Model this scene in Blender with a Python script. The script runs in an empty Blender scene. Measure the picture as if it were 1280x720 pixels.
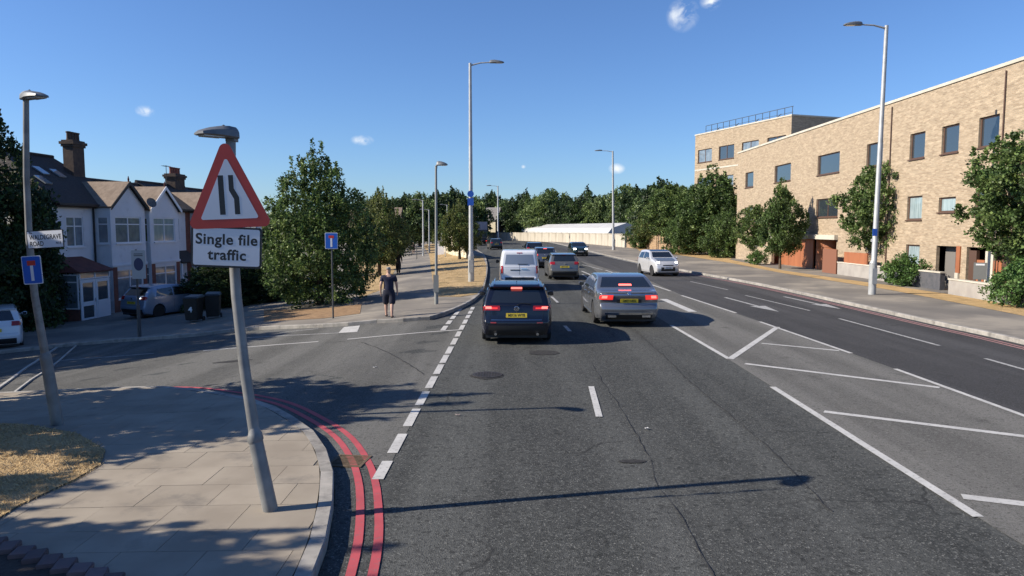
import bpy, bmesh, math, random
import numpy as np
from mathutils import Vector, Matrix
from mathutils.geometry import delaunay_2d_cdt
random.seed(7); RNG = np.random.default_rng(11)
S = bpy.context.scene
COL = S.collection
R = math.radians

# ---------------------------------------------------------------- camera
CAMH = 2.9
PITCH = math.atan(75/900)
cd = bpy.data.cameras.new("camera"); cam = bpy.data.objects.new("camera", cd); COL.objects.link(cam)
cd.sensor_width = 36; cd.lens = 36*900/1280; cd.clip_end = 4000; cd.clip_start = .1
cam.location = (0, 0, CAMH); cam.rotation_euler = (R(90)-PITCH, 0, 0)
S.camera = cam
# ---------------------------------------------------------------- light
SUN_AZ = R(260.5)      # compass bearing of the sun from +Y towards +X
SUN_EL = R(31.6)
w = bpy.data.worlds.new("World"); S.world = w; w.use_nodes = True
nt = w.node_tree; N = nt.nodes; L = nt.links
sky = N.new('ShaderNodeTexSky'); sky.sky_type = 'NISHITA'; sky.sun_disc = False
sky.sun_elevation = SUN_EL; sky.sun_rotation = SUN_AZ
sky.air_density = 1.0; sky.dust_density = .25; sky.ozone_density = 3.0
bg = N['Background']; bg.inputs['Strength'].default_value = .07
tc = N.new('ShaderNodeTexCoord')
# small wisps of cloud at fixed bearings in the sky
def cloud_mask(bear, elev, rad, stretch):
    b, e = R(bear), R(elev)
    c = Vector((math.sin(b)*math.cos(e), math.cos(b)*math.cos(e), math.sin(e)))
    mp = N.new('ShaderNodeMapping'); mp.vector_type = 'POINT'
    sub = N.new('ShaderNodeVectorMath'); sub.operation = 'SUBTRACT'; sub.inputs[1].default_value = c
    L.new(tc.outputs['Generated'], sub.inputs[0])
    mul = N.new('ShaderNodeVectorMath'); mul.operation = 'MULTIPLY'; mul.inputs[1].default_value = (1/(rad*stretch), 1/(rad*stretch), 1/rad)
    L.new(sub.outputs[0], mul.inputs[0])
    ln = N.new('ShaderNodeVectorMath'); ln.operation = 'LENGTH'; L.new(mul.outputs[0], ln.inputs[0])
    mr = N.new('ShaderNodeMapRange'); mr.inputs['From Min'].default_value = 1; mr.inputs['From Max'].default_value = 0
    mr.inputs['To Min'].default_value = 0; mr.inputs['To Max'].default_value = 1; L.new(ln.outputs['Value'], mr.inputs['Value'])
    return mr.outputs['Result']
nz = N.new('ShaderNodeTexNoise'); nz.inputs['Scale'].default_value = 38; nz.inputs['Detail'].default_value = 9; nz.inputs['Roughness'].default_value = .56; nz.inputs['Distortion'].default_value = .5
L.new(tc.outputs['Generated'], nz.inputs['Vector'])
tot = None
for a in [(13.0, 15.6, .022, 1.0), (15.0, 16.4, .012, 1.2), (-11.6, 6.7, .0075, 2.2), (-26.6, 8.1, .0075, 1.6), (0.9, 4.8, .003, 1.2), (8.2, 4.6, .008, 1.5)]:
    m_ = cloud_mask(*a)
    if tot is None: tot = m_
    else:
        ad = N.new('ShaderNodeMath'); ad.operation = 'ADD'; L.new(tot, ad.inputs[0]); L.new(m_, ad.inputs[1]); tot = ad.outputs[0]
mm = N.new('ShaderNodeMath'); mm.operation = 'MULTIPLY'; L.new(tot, mm.inputs[0])
nr = N.new('ShaderNodeMapRange'); nr.inputs['From Min'].default_value = .40; nr.inputs['From Max'].default_value = .72; L.new(nz.outputs['Fac'], nr.inputs['Value'])
L.new(nr.outputs['Result'], mm.inputs[1])
m2 = N.new('ShaderNodeMath'); m2.operation = 'MULTIPLY'; m2.inputs[1].default_value = 1.9; m2.use_clamp = True; L.new(mm.outputs[0], m2.inputs[0])
mx = N.new('ShaderNodeMixRGB'); L.new(m2.outputs[0], mx.inputs['Fac']); tn = N.new('ShaderNodeMixRGB'); tn.blend_type = 'MULTIPLY'; tn.inputs['Fac'].default_value = 1; tn.inputs['Color2'].default_value = (.76,.99,1.36,1); L.new(sky.outputs['Color'], tn.inputs['Color1']); L.new(tn.outputs['Color'], mx.inputs['Color1'])
mx.inputs['Color2'].default_value = (8.6, 9.1, 9.6, 1)
L.new(mx.outputs['Color'], bg.inputs['Color'])
sd = bpy.data.lights.new("sun", 'SUN'); sun = bpy.data.objects.new("sun", sd); COL.objects.link(sun)
sd.energy = 5.0; sd.angle = R(.45); sd.color = (1, .90, .76)
sdir = Vector((math.sin(SUN_AZ)*math.cos(SUN_EL), math.cos(SUN_AZ)*math.cos(SUN_EL), math.sin(SUN_EL)))
sun.rotation_euler = sdir.to_track_quat('Z', 'Y').to_euler(); sun.location = (-30, 0, 40)
S.view_settings.view_transform = 'Standard'; S.view_settings.look = 'None'
S.view_settings.exposure = .66; S.view_settings.gamma = 1

# ---------------------------------------------------------------- terrain and rays
def sstep(a, b, x):
    t = min(1, max(0, (x-a)/(b-a))); return t*t*(3-2*t)
def ter(x, y):
    q = -x-2.6
    sp = q if q > 20 else .9*math.log(1+math.exp(q/.9)) if q > -15 else 0
    d = 2.6*math.tanh(.1*sp/2.6)
    return -d*(.25+.75*sstep(7, 21, y))
def ray(px, py):
    a = (px-640)/900; b = (360-py)/900
    return Vector((a, math.cos(PITCH)+b*math.sin(PITCH), -math.sin(PITCH)+b*math.cos(PITCH)))
def G(px, py, dz=0.0):          # ground point seen at this place of the photograph
    d = ray(px, py); z = 0.0
    for _ in range(25):
        t = (CAMH-z-dz)/max(1e-4, -d.z); z = .5*z+.5*ter(d.x*t, d.y*t)
    t = (CAMH-z-dz)/max(1e-4, -d.z)
    return (d.x*t, d.y*t)
def at(px, py, Y):              # point at depth Y
    d = ray(px, py); t = Y/d.y
    return Vector((d.x*t, Y, CAMH+d.z*t))

# ---------------------------------------------------------------- materials
MATS = {}
def mat(name, c1, c2=None, rough=.8, scale=8, metal=0, bump=0, bscale=None, emit=None, estr=0, detail=4, coat=0, rnd=0, spec=.5,
        c3=None, scale3=.4, f3=(.5, .7), trans=0, fmin=.35, fmax=.65, stretch=None):
    if name in MATS: return MATS[name]
    m = bpy.data.materials.new(name); m.use_nodes = True
    t = m.node_tree; n = t.nodes; l = t.links; p = n['Principled BSDF']
    def cc(c): return (c[0], c[1], c[2], 1)
    p.inputs['Roughness'].default_value = rough; p.inputs['Metallic'].default_value = metal
    p.inputs['Specular IOR Level'].default_value = spec
    p.inputs['Coat Weight'].default_value = coat
    if coat: p.inputs['Coat Roughness'].default_value = .04
    co = n.new('ShaderNodeTexCoord'); vec = co.outputs['Object']
    if stretch:
        mp = n.new('ShaderNodeMapping'); mp.inputs['Scale'].default_value = stretch; l.new(vec, mp.inputs['Vector']); vec = mp.outputs['Vector']
    out = None
    if c2 is not None:
        nz = n.new('ShaderNodeTexNoise'); nz.inputs['Scale'].default_value = scale; nz.inputs['Detail'].default_value = detail
        l.new(vec, nz.inputs['Vector'])
        mr = n.new('ShaderNodeMapRange'); mr.inputs['From Min'].default_value = fmin; mr.inputs['From Max'].default_value = fmax
        l.new(nz.outputs['Fac'], mr.inputs['Value'])
        mxx = n.new('ShaderNodeMixRGB'); mxx.inputs['Color1'].default_value = cc(c1); mxx.inputs['Color2'].default_value = cc(c2)
        l.new(mr.outputs['Result'], mxx.inputs['Fac']); out = mxx.outputs['Color']
        if c3 is not None:
            n3 = n.new('ShaderNodeTexNoise'); n3.inputs['Scale'].default_value = scale3; n3.inputs['Detail'].default_value = 5
            n3.inputs['Roughness'].default_value = .65
            l.new(vec, n3.inputs['Vector'])
            r3 = n.new('ShaderNodeMapRange'); r3.inputs['From Min'].default_value = f3[0]; r3.inputs['From Max'].default_value = f3[1]
            l.new(n3.outputs['Fac'], r3.inputs['Value'])
            m3 = n.new('ShaderNodeMixRGB'); m3.inputs['Color2'].default_value = cc(c3); l.new(out, m3.inputs['Color1']); l.new(r3.outputs['Result'], m3.inputs['Fac']); out = m3.outputs['Color']
    if rnd:
        oi = n.new('ShaderNodeObjectInfo'); hs = n.new('ShaderNodeHueSaturation')
        mr2 = n.new('ShaderNodeMapRange'); mr2.inputs['To Min'].default_value = 1-rnd; mr2.inputs['To Max'].default_value = 1+rnd
        l.new(oi.outputs['Random'], mr2.inputs['Value']); l.new(mr2.outputs['Result'], hs.inputs['Value'])
        if out: l.new(out, hs.inputs['Color'])
        else: hs.inputs['Color'].default_value = cc(c1)
        out = hs.outputs['Color']
    if out: l.new(out, p.inputs['Base Color'])
    else: p.inputs['Base Color'].default_value = cc(c1)
    if bump:
        nb = n.new('ShaderNodeTexNoise'); nb.inputs['Scale'].default_value = bscale or scale*3; nb.inputs['Detail'].default_value = 4
        l.new(vec, nb.inputs['Vector'])
        bp = n.new('ShaderNodeBump'); bp.inputs['Strength'].default_value = 1; bp.inputs['Distance'].default_value = bump
        l.new(nb.outputs['Fac'], bp.inputs['Height']); l.new(bp.outputs['Normal'], p.inputs['Normal'])
    if emit:
        p.inputs['Emission Color'].default_value = cc(emit); p.inputs['Emission Strength'].default_value = estr
    if trans:
        p.inputs['Transmission Weight'].default_value = trans
    MATS[name] = m; return m

def asphalt(name, lo, hi, stone, sc=95, wear=None, cracks=False):
    if name in MATS: return MATS[name]
    m = bpy.data.materials.new(name); m.use_nodes = True
    t = m.node_tree; n = t.nodes; l = t.links; p = n['Principled BSDF']
    co = n.new('ShaderNodeTexCoord'); v = co.outputs['Object']
    p.inputs['Roughness'].default_value = .9; p.inputs['Specular IOR Level'].default_value = .16
    def noise(s, d=4, r=.55, vec=v):
        q = n.new('ShaderNodeTexNoise'); q.inputs['Scale'].default_value = s; q.inputs['Detail'].default_value = d; q.inputs['Roughness'].default_value = r
        l.new(vec, q.inputs['Vector']); return q.outputs['Fac']
    def rng(x, a, b):
        q = n.new('ShaderNodeMapRange'); q.inputs['From Min'].default_value = a; q.inputs['From Max'].default_value = b; l.new(x, q.inputs['Value']); return q.outputs['Result']
    def mix(f, a, b, mode='MIX'):
        q = n.new('ShaderNodeMixRGB'); q.blend_type = mode
        if isinstance(f, float): q.inputs['Fac'].default_value = f
        else: l.new(f, q.inputs['Fac'])
        for i, c in ((1, a), (2, b)):
            if isinstance(c, tuple): q.inputs[i].default_value = (*c, 1)
            else: l.new(c, q.inputs[i])
        return q.outputs['Color']
    mp = n.new('ShaderNodeMapping'); mp.inputs['Scale'].default_value = (1, .16, 1); l.new(v, mp.inputs['Vector'])
    col = mix(rng(noise(.55, 6, .62), .32, .68), lo, hi)
    col = mix(rng(noise(1.15, 5, .6, mp.outputs['Vector']), .5, .75), col, tuple(c*1.22 for c in hi))      # wheel polish along the road
    vo = n.new('ShaderNodeTexVoronoi'); vo.inputs['Scale'].default_value = sc; l.new(v, vo.inputs['Vector'])
    wn = n.new('ShaderNodeSeparateColor'); l.new(vo.outputs['Color'], wn.inputs['Color'])
    trk = n.new('ShaderNodeMapping'); trk.inputs['Scale'].default_value = (1.1, .035, 1); l.new(v, trk.inputs['Vector'])
    col = mix(rng(noise(1.0, 3, .5, trk.outputs['Vector']), .45, .62), col, tuple(c*1.32 for c in hi))
    col = mix(rng(noise(.9, 6, .7), .60, .72), col, tuple(c*.72 for c in lo))
    col = mix(rng(wn.outputs['Red'], .80, 1.0), col, stone)
    col = mix(rng(wn.outputs['Green'], .75, 1.08), col, tuple(c*.42 for c in lo))
    v2 = n.new('ShaderNodeTexVoronoi'); v2.inputs['Scale'].default_value = sc*.33; l.new(v, v2.inputs['Vector'])
    w2 = n.new('ShaderNodeSeparateColor'); l.new(v2.outputs['Color'], w2.inputs['Color'])
    col = mix(rng(w2.outputs['Blue'], .85, 1.05), col, tuple(c*1.4 for c in hi))
    col = mix(rng(w2.outputs['Red'], .83, 1.08), col, tuple(c*.55 for c in lo))
    if cracks:
        dn = n.new('ShaderNodeTexNoise'); dn.inputs['Scale'].default_value = 1.6; dn.inputs['Detail'].default_value = 6; l.new(v, dn.inputs['Vector'])
        dv = n.new('ShaderNodeMixRGB'); dv.inputs['Fac'].default_value = .35; l.new(v, dv.inputs[1]); l.new(dn.outputs['Color'], dv.inputs[2])
        cr = n.new('ShaderNodeTexVoronoi'); cr.feature = 'DISTANCE_TO_EDGE'; cr.inputs['Scale'].default_value = .55; l.new(dv.outputs['Color'], cr.inputs['Vector'])
        lnm = rng(cr.outputs['Distance'], .008, .0)
        gate = rng(noise(.3, 3), .5, .6)
        mu = n.new('ShaderNodeMath'); mu.operation = 'MULTIPLY'; l.new(lnm, mu.inputs[0]); l.new(gate, mu.inputs[1])
        col = mix(mu.outputs[0], col, (.026, .027, .027))
    l.new(col, p.inputs['Base Color'])
    bp = n.new('ShaderNodeBump'); bp.inputs['Distance'].default_value = .006; bp.inputs['Strength'].default_value = .8
    l.new(vo.outputs['Distance'], bp.inputs['Height']); l.new(bp.outputs['Normal'], p.inputs['Normal'])
    MATS[name] = m; return m

# ---------------------------------------------------------------- object helpers
def tag(o, label=None, cat=None, group=None, kind=None):
    if label: o['label'] = label
    if cat: o['category'] = cat
    if group: o['group'] = group
    if kind: o['kind'] = kind
    return o
def empty(name, loc, rz=0, label=None, cat=None, group=None):
    o = bpy.data.objects.new(name, None); COL.objects.link(o); o.location = loc; o.rotation_euler = (0, 0, rz)
    return tag(o, label, cat, group)
class MB:
    def __init__(s): s.v = []; s.f = []; s.m = []
    def add(s, vs, fs, mi=0):
        b = len(s.v); s.v += [tuple(p) for p in vs]
        s.f += [tuple(b+i for i in f) for f in fs]; s.m += [mi]*len(fs); return s
    def box(s, x0, x1, y0, y1, z0, z1, mi=0, bev=0):
        v = [(x0,y0,z0),(x1,y0,z0),(x1,y1,z0),(x0,y1,z0),(x0,y0,z1),(x1,y0,z1),(x1,y1,z1),(x0,y1,z1)]
        return s.add(v, [(0,3,2,1),(4,5,6,7),(0,1,5,4),(1,2,6,5),(2,3,7,6),(3,0,4,7)], mi)
    def prism(s, poly, z0, z1, mi=0):        # poly in xy
        n = len(poly); v = [(p[0],p[1],z0) for p in poly]+[(p[0],p[1],z1) for p in poly]
        f = [tuple(range(n-1,-1,-1)), tuple(range(n, 2*n))]+[(i,(i+1)%n,n+(i+1)%n,n+i) for i in range(n)]
        return s.add(v, f, mi)
    def extr(s, pts, off, mi=0):             # 3d polygon extruded by a vector
        n = len(pts); o = Vector(off); v = [tuple(Vector(p)) for p in pts]+[tuple(Vector(p)+o) for p in pts]
        f = [tuple(range(n-1,-1,-1)), tuple(range(n,2*n))]+[(i,(i+1)%n,n+(i+1)%n,n+i) for i in range(n)]
        return s.add(v, f, mi)
    def tube(s, pts, rs, seg=10, mi=0, cap=True):
        pts = [Vector(p) for p in pts]; n = len(pts)
        if not isinstance(rs, (list, tuple)): rs = [rs]*n
        base = len(s.v); prev = None
        for i, p in enumerate(pts):
            d = (pts[min(i+1,n-1)]-pts[max(i-1,0)]).normalized()
            u = d.cross(Vector((0,0,1)))
            if u.length < .05: u = d.cross(Vector((1,0,0)))
            u.normalize()
            if prev is not None:
                u = (prev-d*prev.dot(d)).normalized()
            prev = u; w_ = d.cross(u)
            for k in range(seg):
                a = 2*math.pi*k/seg; s.v.append(tuple(p+(u*math.cos(a)+w_*math.sin(a))*rs[i]))
        for i in range(n-1):
            for k in range(seg):
                a = base+i*seg+k; b = base+i*seg+(k+1)%seg
                s.f.append((a, b, b+seg, a+seg)); s.m.append(mi)
        if cap:
            s.f.append(tuple(base+k for k in range(seg-1,-1,-1))); s.f.append(tuple(base+(n-1)*seg+k for k in range(seg))); s.m += [mi, mi]
        return s
    def lathe(s, prof, c=(0,0,0), seg=20, axis='z', mi=0):
        base = len(s.v)
        for r, h in prof:
            for k in range(seg):
                a = 2*math.pi*k/seg; x, y = r*math.cos(a), r*math.sin(a)
                p = (x, y, h) if axis == 'z' else (h, x, y) if axis == 'x' else (x, h, y)
                s.v.append((c[0]+p[0], c[1]+p[1], c[2]+p[2]))
        for i in range(len(prof)-1):
            for k in range(seg):
                a = base+i*seg+k; b = base+i*seg+(k+1)%seg
                s.f.append((a, b, b+seg, a+seg)); s.m.append(mi)
        s.f.append(tuple(base+k for k in range(seg-1,-1,-1))); s.f.append(tuple(base+(len(prof)-1)*seg+k for k in range(seg))); s.m += [mi, mi]
        return s
    def mesh(s, name, mats, smooth=False, fixn=True, bevel=0):
        me = bpy.data.meshes.new(name); me.from_pydata(s.v, [], s.f)
        if not isinstance(mats, (list, tuple)): mats = [mats]
        for q in mats: me.materials.append(q)
        me.polygons.foreach_set('material_index', s.m)
        if fixn or bevel:
            bm = bmesh.new(); bm.from_mesh(me)
            if bevel:
                ed = [e for e in bm.edges if len(e.link_faces) == 2 and e.calc_face_angle(0) > .6]
                bmesh.ops.bevel(bm, geom=ed, offset=bevel, segments=2, affect='EDGES', clamp_overlap=True)
            if fixn: bmesh.ops.recalc_face_normals(bm, faces=bm.faces[:])
            bm.to_mesh(me); bm.free()
        if smooth:
            me.polygons.foreach_set('use_smooth', [True]*len(me.polygons))
            try: me.set_sharp_from_angle(angle=R(smooth if smooth is not True else 40))
            except Exception: pass
        me.update(); return me
    def build(s, name, mats, parent=None, smooth=False, loc=None, rot=None, bevel=0, **kw):
        me = s.mesh(name, mats, smooth, bevel=bevel); return link(name, me, parent, loc, rot, **kw)
def link(name, me, parent=None, loc=None, rot=None, label=None, cat=None, group=None, kind=None):
    o = bpy.data.objects.new(name, me); COL.objects.link(o)
    if parent: o.parent = parent
    if loc is not None: o.location = loc
    if rot is not None: o.rotation_euler = rot
    return tag(o, label, cat, group, kind)
def copy_tree(o, parent=None, **kw):
    c = o.copy(); COL.objects.link(c); c.parent = parent
    for ch in list(o.children): copy_tree(ch, c)
    return tag(c, **kw)
def text_obj(txt, size, mt, parent, matrix, depth=.002, name='lettering', spacing=1.0, bold=0.0, align='CENTER', line=1.0, xs=1.0):
    cu = bpy.data.curves.new('t', 'FONT'); cu.body = txt; cu.size = size; cu.align_x = align; cu.align_y = 'CENTER'
    cu.extrude = depth; cu.offset = bold; cu.space_character = spacing; cu.space_line = line; cu.resolution_u = 4
    to = bpy.data.objects.new('t', cu); COL.objects.link(to)
    bpy.context.view_layer.update()
    me = bpy.data.meshes.new_from_object(to.evaluated_get(bpy.context.evaluated_depsgraph_get()))
    bpy.data.objects.remove(to); bpy.data.curves.remove(cu)
    me.materials.clear(); me.materials.append(mt); me.transform(matrix @ Matrix.Diagonal((xs, 1, 1, 1)))
    o = bpy.data.objects.new(name, me); COL.objects.link(o); o.parent = parent
    return o

# ---------------------------------------------------------------- 2d helpers
def clip_convex(subj, cell):             # Sutherland-Hodgman, cell counter-clockwise
    out = subj
    for i in range(len(cell)):
        a = cell[i]; b = cell[(i+1) % len(cell)]; ex, ey = b[0]-a[0], b[1]-a[1]
        inp = out; out = []
        if not inp: return []
        def side(p): return ex*(p[1]-a[1])-ey*(p[0]-a[0])
        for j in range(len(inp)):
            p = inp[j]; q = inp[(j+1) % len(inp)]; sp, sq = side(p), side(q)
            if sp >= 0: out.append(p)
            if (sp >= 0) != (sq >= 0):
                t = sp/(sp-sq); out.append((p[0]+(q[0]-p[0])*t, p[1]+(q[1]-p[1])*t))
    return out
def area(p): return .5*sum(p[i][0]*p[(i+1) % len(p)][1]-p[(i+1) % len(p)][0]*p[i][1] for i in range(len(p)))
def catmull(pts, k=6):
    out = []; n = len(pts)
    for i in range(n-1):
        p0 = pts[max(i-1,0)]; p1 = pts[i]; p2 = pts[i+1]; p3 = pts[min(i+2,n-1)]
        for j in range(k):
            t = j/k
            out.append(tuple(.5*((2*p1[a])+(-p0[a]+p2[a])*t+(2*p0[a]-5*p1[a]+4*p2[a]-p3[a])*t*t+(-p0[a]+3*p1[a]-3*p2[a]+p3[a])*t**3) for a in range(len(p1))))
    out.append(tuple(pts[-1])); return out
def resample(pts, step):
    d = [0]
    for i in range(1, len(pts)): d.append(d[-1]+math.dist(pts[i][:2], pts[i-1][:2]))
    n = max(1, round(d[-1]/step)); out = []; j = 0
    for i in range(n+1):
        q = d[-1]*i/n
        while j < len(d)-2 and d[j+1] < q: j += 1
        t = (q-d[j])/max(1e-9, d[j+1]-d[j]); out.append((pts[j][0]+(pts[j+1][0]-pts[j][0])*t, pts[j][1]+(pts[j+1][1]-pts[j][1])*t))
    return out
def offset(pts, o):                      # to the left of the direction of travel when o > 0
    out = []
    for i, p in enumerate(pts):
        a = pts[max(0, i-1)]; b = pts[min(len(pts)-1, i+1)]; dx, dy = b[0]-a[0], b[1]-a[1]; l_ = math.hypot(dx, dy) or 1
        out.append((p[0]-dy/l_*o, p[1]+dx/l_*o))
    return out
def sheet(name, poly, dz, mt, step=1.5, kind='structure', parent=None, thick=0, **kw):
    """ground sheet draped on the terrain"""
    bm = bmesh.new()
    if area(poly) < 0: poly = poly[::-1]
    vs = [bm.verts.new((p[0], p[1], 0)) for p in poly]
    bm.faces.new(vs); bmesh.ops.triangulate(bm, faces=bm.faces[:])
    x0 = min(p[0] for p in poly); x1 = min(max(p[0] for p in poly), 0); y0 = min(p[1] for p in poly); y1 = max(p[1] for p in poly)
    if x0 < -1:
        x = math.ceil(max(x0, -60)/step)*step
        while x < x1:
            bmesh.ops.bisect_plane(bm, geom=bm.verts[:]+bm.edges[:]+bm.faces[:], plane_co=(x, 0, 0), plane_no=(1, 0, 0)); x += step
        y = max(5, math.ceil(y0/step)*step)
        while y < min(y1, 23):
            bmesh.ops.bisect_plane(bm, geom=bm.verts[:]+bm.edges[:]+bm.faces[:], plane_co=(0, y, 0), plane_no=(0, 1, 0)); y += step
    for v in bm.verts: v.co.z = ter(v.co.x, v.co.y)+dz
    if thick:
        r = bmesh.ops.extrude_face_region(bm, geom=bm.faces[:])
        for g in r['geom']:
            if isinstance(g, bmesh.types.BMVert): g.co.z -= thick
        bmesh.ops.recalc_face_normals(bm, faces=bm.faces[:])
    else:
        for f in bm.faces:
            f.normal_update()
            if f.normal.z < 0: f.normal_flip()
    me = bpy.data.meshes.new(name); bm.to_mesh(me); bm.free(); me.materials.append(mt)
    return link(name, me, parent, kind=kind, **kw)
def strip(pts, wdt, step=1.0):           # polyline -> polygon of a painted line
    p = resample(pts, step) if step else pts
    return offset(p, wdt/2)+offset(p, -wdt/2)[::-1]
def strip_mesh(mb, pts, wdt, dz, step=1.0, mi=0):
    p = resample(pts, step); a = offset(p, wdt/2); b = offset(p, -wdt/2); n = len(p)
    vs = [(q[0], q[1], ter(*q)+dz) for q in a]+[(q[0], q[1], ter(*q)+dz) for q in b]
    mb.add(vs, [(i, n+i, n+i+1, i+1) for i in range(n-1)], mi)
# ---------------------------------------------------------------- surface materials
M_ASPH = asphalt('asphalt_worn', (.044,.0465,.0455), (.062,.0645,.062), (.17,.172,.16), 72, cracks=True)
M_ASPH_MED = asphalt('asphalt_pale', (.100,.098,.091), (.130,.127,.118), (.2,.2,.19), 120)
M_ASPH_FAR = asphalt('asphalt_smooth', (.047,.047,.049), (.062,.062,.064), (.10,.10,.10), 130)
M_ASPH_SIDE = asphalt('asphalt_side', (.080,.080,.075), (.108,.107,.100), (.18,.18,.17), 110)
M_PAVE = mat('pavement_asphalt', (.155,.143,.128), (.215,.195,.168), rough=.95, scale=.45, bump=.003, bscale=90, c3=(.29,.26,.215), scale3=.22, f3=(.5,.62), detail=8, spec=.2)
M_SLAB = mat('paving_slab_concrete', (.26,.225,.18), (.32,.28,.225), rough=.95, scale=1.6, bump=.002, bscale=120, c3=(.19,.17,.145), scale3=2.0, f3=(.56,.74), detail=8, rnd=.05, spec=.2)
M_JOINT = mat('joint_sand', (.15,.13,.105), (.19,.165,.13), rough=1, scale=9)
M_KERB = mat('kerb_granite', (.25,.24,.22), (.34,.32,.29), rough=.9, scale=5, bump=.002, bscale=110, c3=(.16,.15,.14), scale3=3, rnd=.12, spec=.25)
M_EARTH = mat('ground_earth', (.13,.11,.07), (.09,.1,.045), rough=1, scale=.3)
M_DRY = mat('dry_grass', (.46,.33,.18), (.32,.23,.12), rough=1, scale=1.3, detail=9, bump=.03, bscale=22, c3=(.16,.13,.07), scale3=.9, f3=(.5,.72), spec=.1)
def paint_mat(name, c, wear):
    m = mat(name, c, tuple(x*.82 for x in c), rough=.75, scale=3, c3=(.13,.13,.13), scale3=16, f3=wear, detail=6, bump=.0015, bscale=120)
    return m
M_WHITE = paint_mat('road_paint_white', (.50,.495,.475), (.55,.74))
M_WHITE_OLD = paint_mat('road_paint_white_worn', (.42,.42,.41), (.46,.66))
M_RED = paint_mat('road_paint_red', (.44,.072,.085), (.56,.78))
M_RED_OLD = paint_mat('road_paint_red_worn', (.40,.20,.19), (.48,.75))

# ---------------------------------------------------------------- kerb lines
K_NEAR = [(-1.45,-14), (-1.47,-4), (-1.5,2), (-1.55,4.6)] + [G(x, y, .12) for x, y in
    [(390,720),(403,687),(411.7,657),(416.7,623),(417.7,593),(411.7,567),(394,539),(360,516),(322,499),(262,488),(210,482.5),(131,484),(45,488),(-80,494)]]
K_NEAR = K_NEAR + [(-24, 14.2), (-50, 14.6)]
K_NEAR = catmull(K_NEAR, 5)
K_FAR = [(-44,330), (-30,255), (-18,195), (-10,150), (-6.4,120), G(599,313.5,.12), G(606,319,.12), G(609.4,331,.12), G(608.5,345,.12), G(604,361,.12), G(595,371.4,.12), G(583,379,.12),
         G(565,386.7,.12), G(535,396,.12), G(480,399,.12), G(414,404.5,.12), G(310,409,.12), G(240,417,.12), G(170,422,.12), G(108,427,.12), G(40,434,.12), G(-60,444,.12)]
K_FAR = catmull(K_FAR, 4)
K_RIGHT = [(11.2,-14), (11.9,0), (12.4,10), (12.75,18), G(1172,402,.12), G(1060,377.5,.12), G(954,355.2,.12), G(870,340,.12), G(790,325.5,.12), G(737,313.5,.12), (8.6,122), (6.8,160), (2,200), (-9,245), (-27,300), (-38,330)]
K_RIGHT = catmull(K_RIGHT, 4)

# ground to the horizon
gx = [-1500,-600,-250,-120]+[-60+2*i for i in range(31)]+[8,20,60,150,400,1500]; gy = [-600,-100,-20,0]+[5+2*i for i in range(10)]+[30,50,90,160,300,700,2500]
g = MB(); vs = [(x, y, ter(x, y)-.25) for y in gy for x in gx]; nx = len(gx)
g.add(vs, [(j*nx+i, j*nx+i+1, (j+1)*nx+i+1, (j+1)*nx+i) for j in range(len(gy)-1) for i in range(nx-1)])
g.build('ground', M_EARTH, kind='structure')
road_poly = K_RIGHT + K_FAR[:] + [(-50, 21)] + K_NEAR[::-1]
sheet('road', road_poly, 0, M_ASPH)
side = [(-1.5,8.6), (-1.5,14), (-1.47,20), (-1.42,25.9)]
kf = [p for p in K_FAR if p[1] < 26.5 or p[0] < -3]; kf = [p for p in kf if p[1] < 40]
kn = [p for p in K_NEAR if p[1] > 8.6]
sheet('side_road', side+kf+[(-50,21)]+kn[::-1], .004, M_ASPH_SIDE)
medL = [G(*p) for p in [(1350,725),(1224,648),(966,484),(912,450),(839,407),(800,383),(770,361),(740,335)]]
medR = [G(*p) for p in [(725,326),(760,333),(812,351),(852,369),(950,402),(1065,442),(1118,461),(1280,521),(1500,600)]]
sheet('median_surface', medL+medR+[(8.5,3.5)], .004, M_ASPH_MED)
kr = [p for p in K_RIGHT if 2 < p[1] < 110]
sheet('outer_lane_surface', [(8.7,3.6)]+medR[::-1][0:7]+[G(725,326), (6.3,108)]+kr[::-1], .0042, M_ASPH_FAR)

# pavements: one raised sheet each
NP = [p for p in K_NEAR if p[1] > -13]
near_in = offset(NP, .16)
sheet('pavement', near_in+[(-50,-14)], .111, M_JOINT)
far_in = offset(K_FAR, -.14)
far_in = [p for p in far_in]
sheet('pavement', far_in+[(-90,28), (-200,120), (-220,330)], .118, M_PAVE)
right_in = offset(K_RIGHT, -.14)
sheet('pavement', right_in+[(20,340), (140,330), (140,-14)], .118, M_PAVE)

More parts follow.
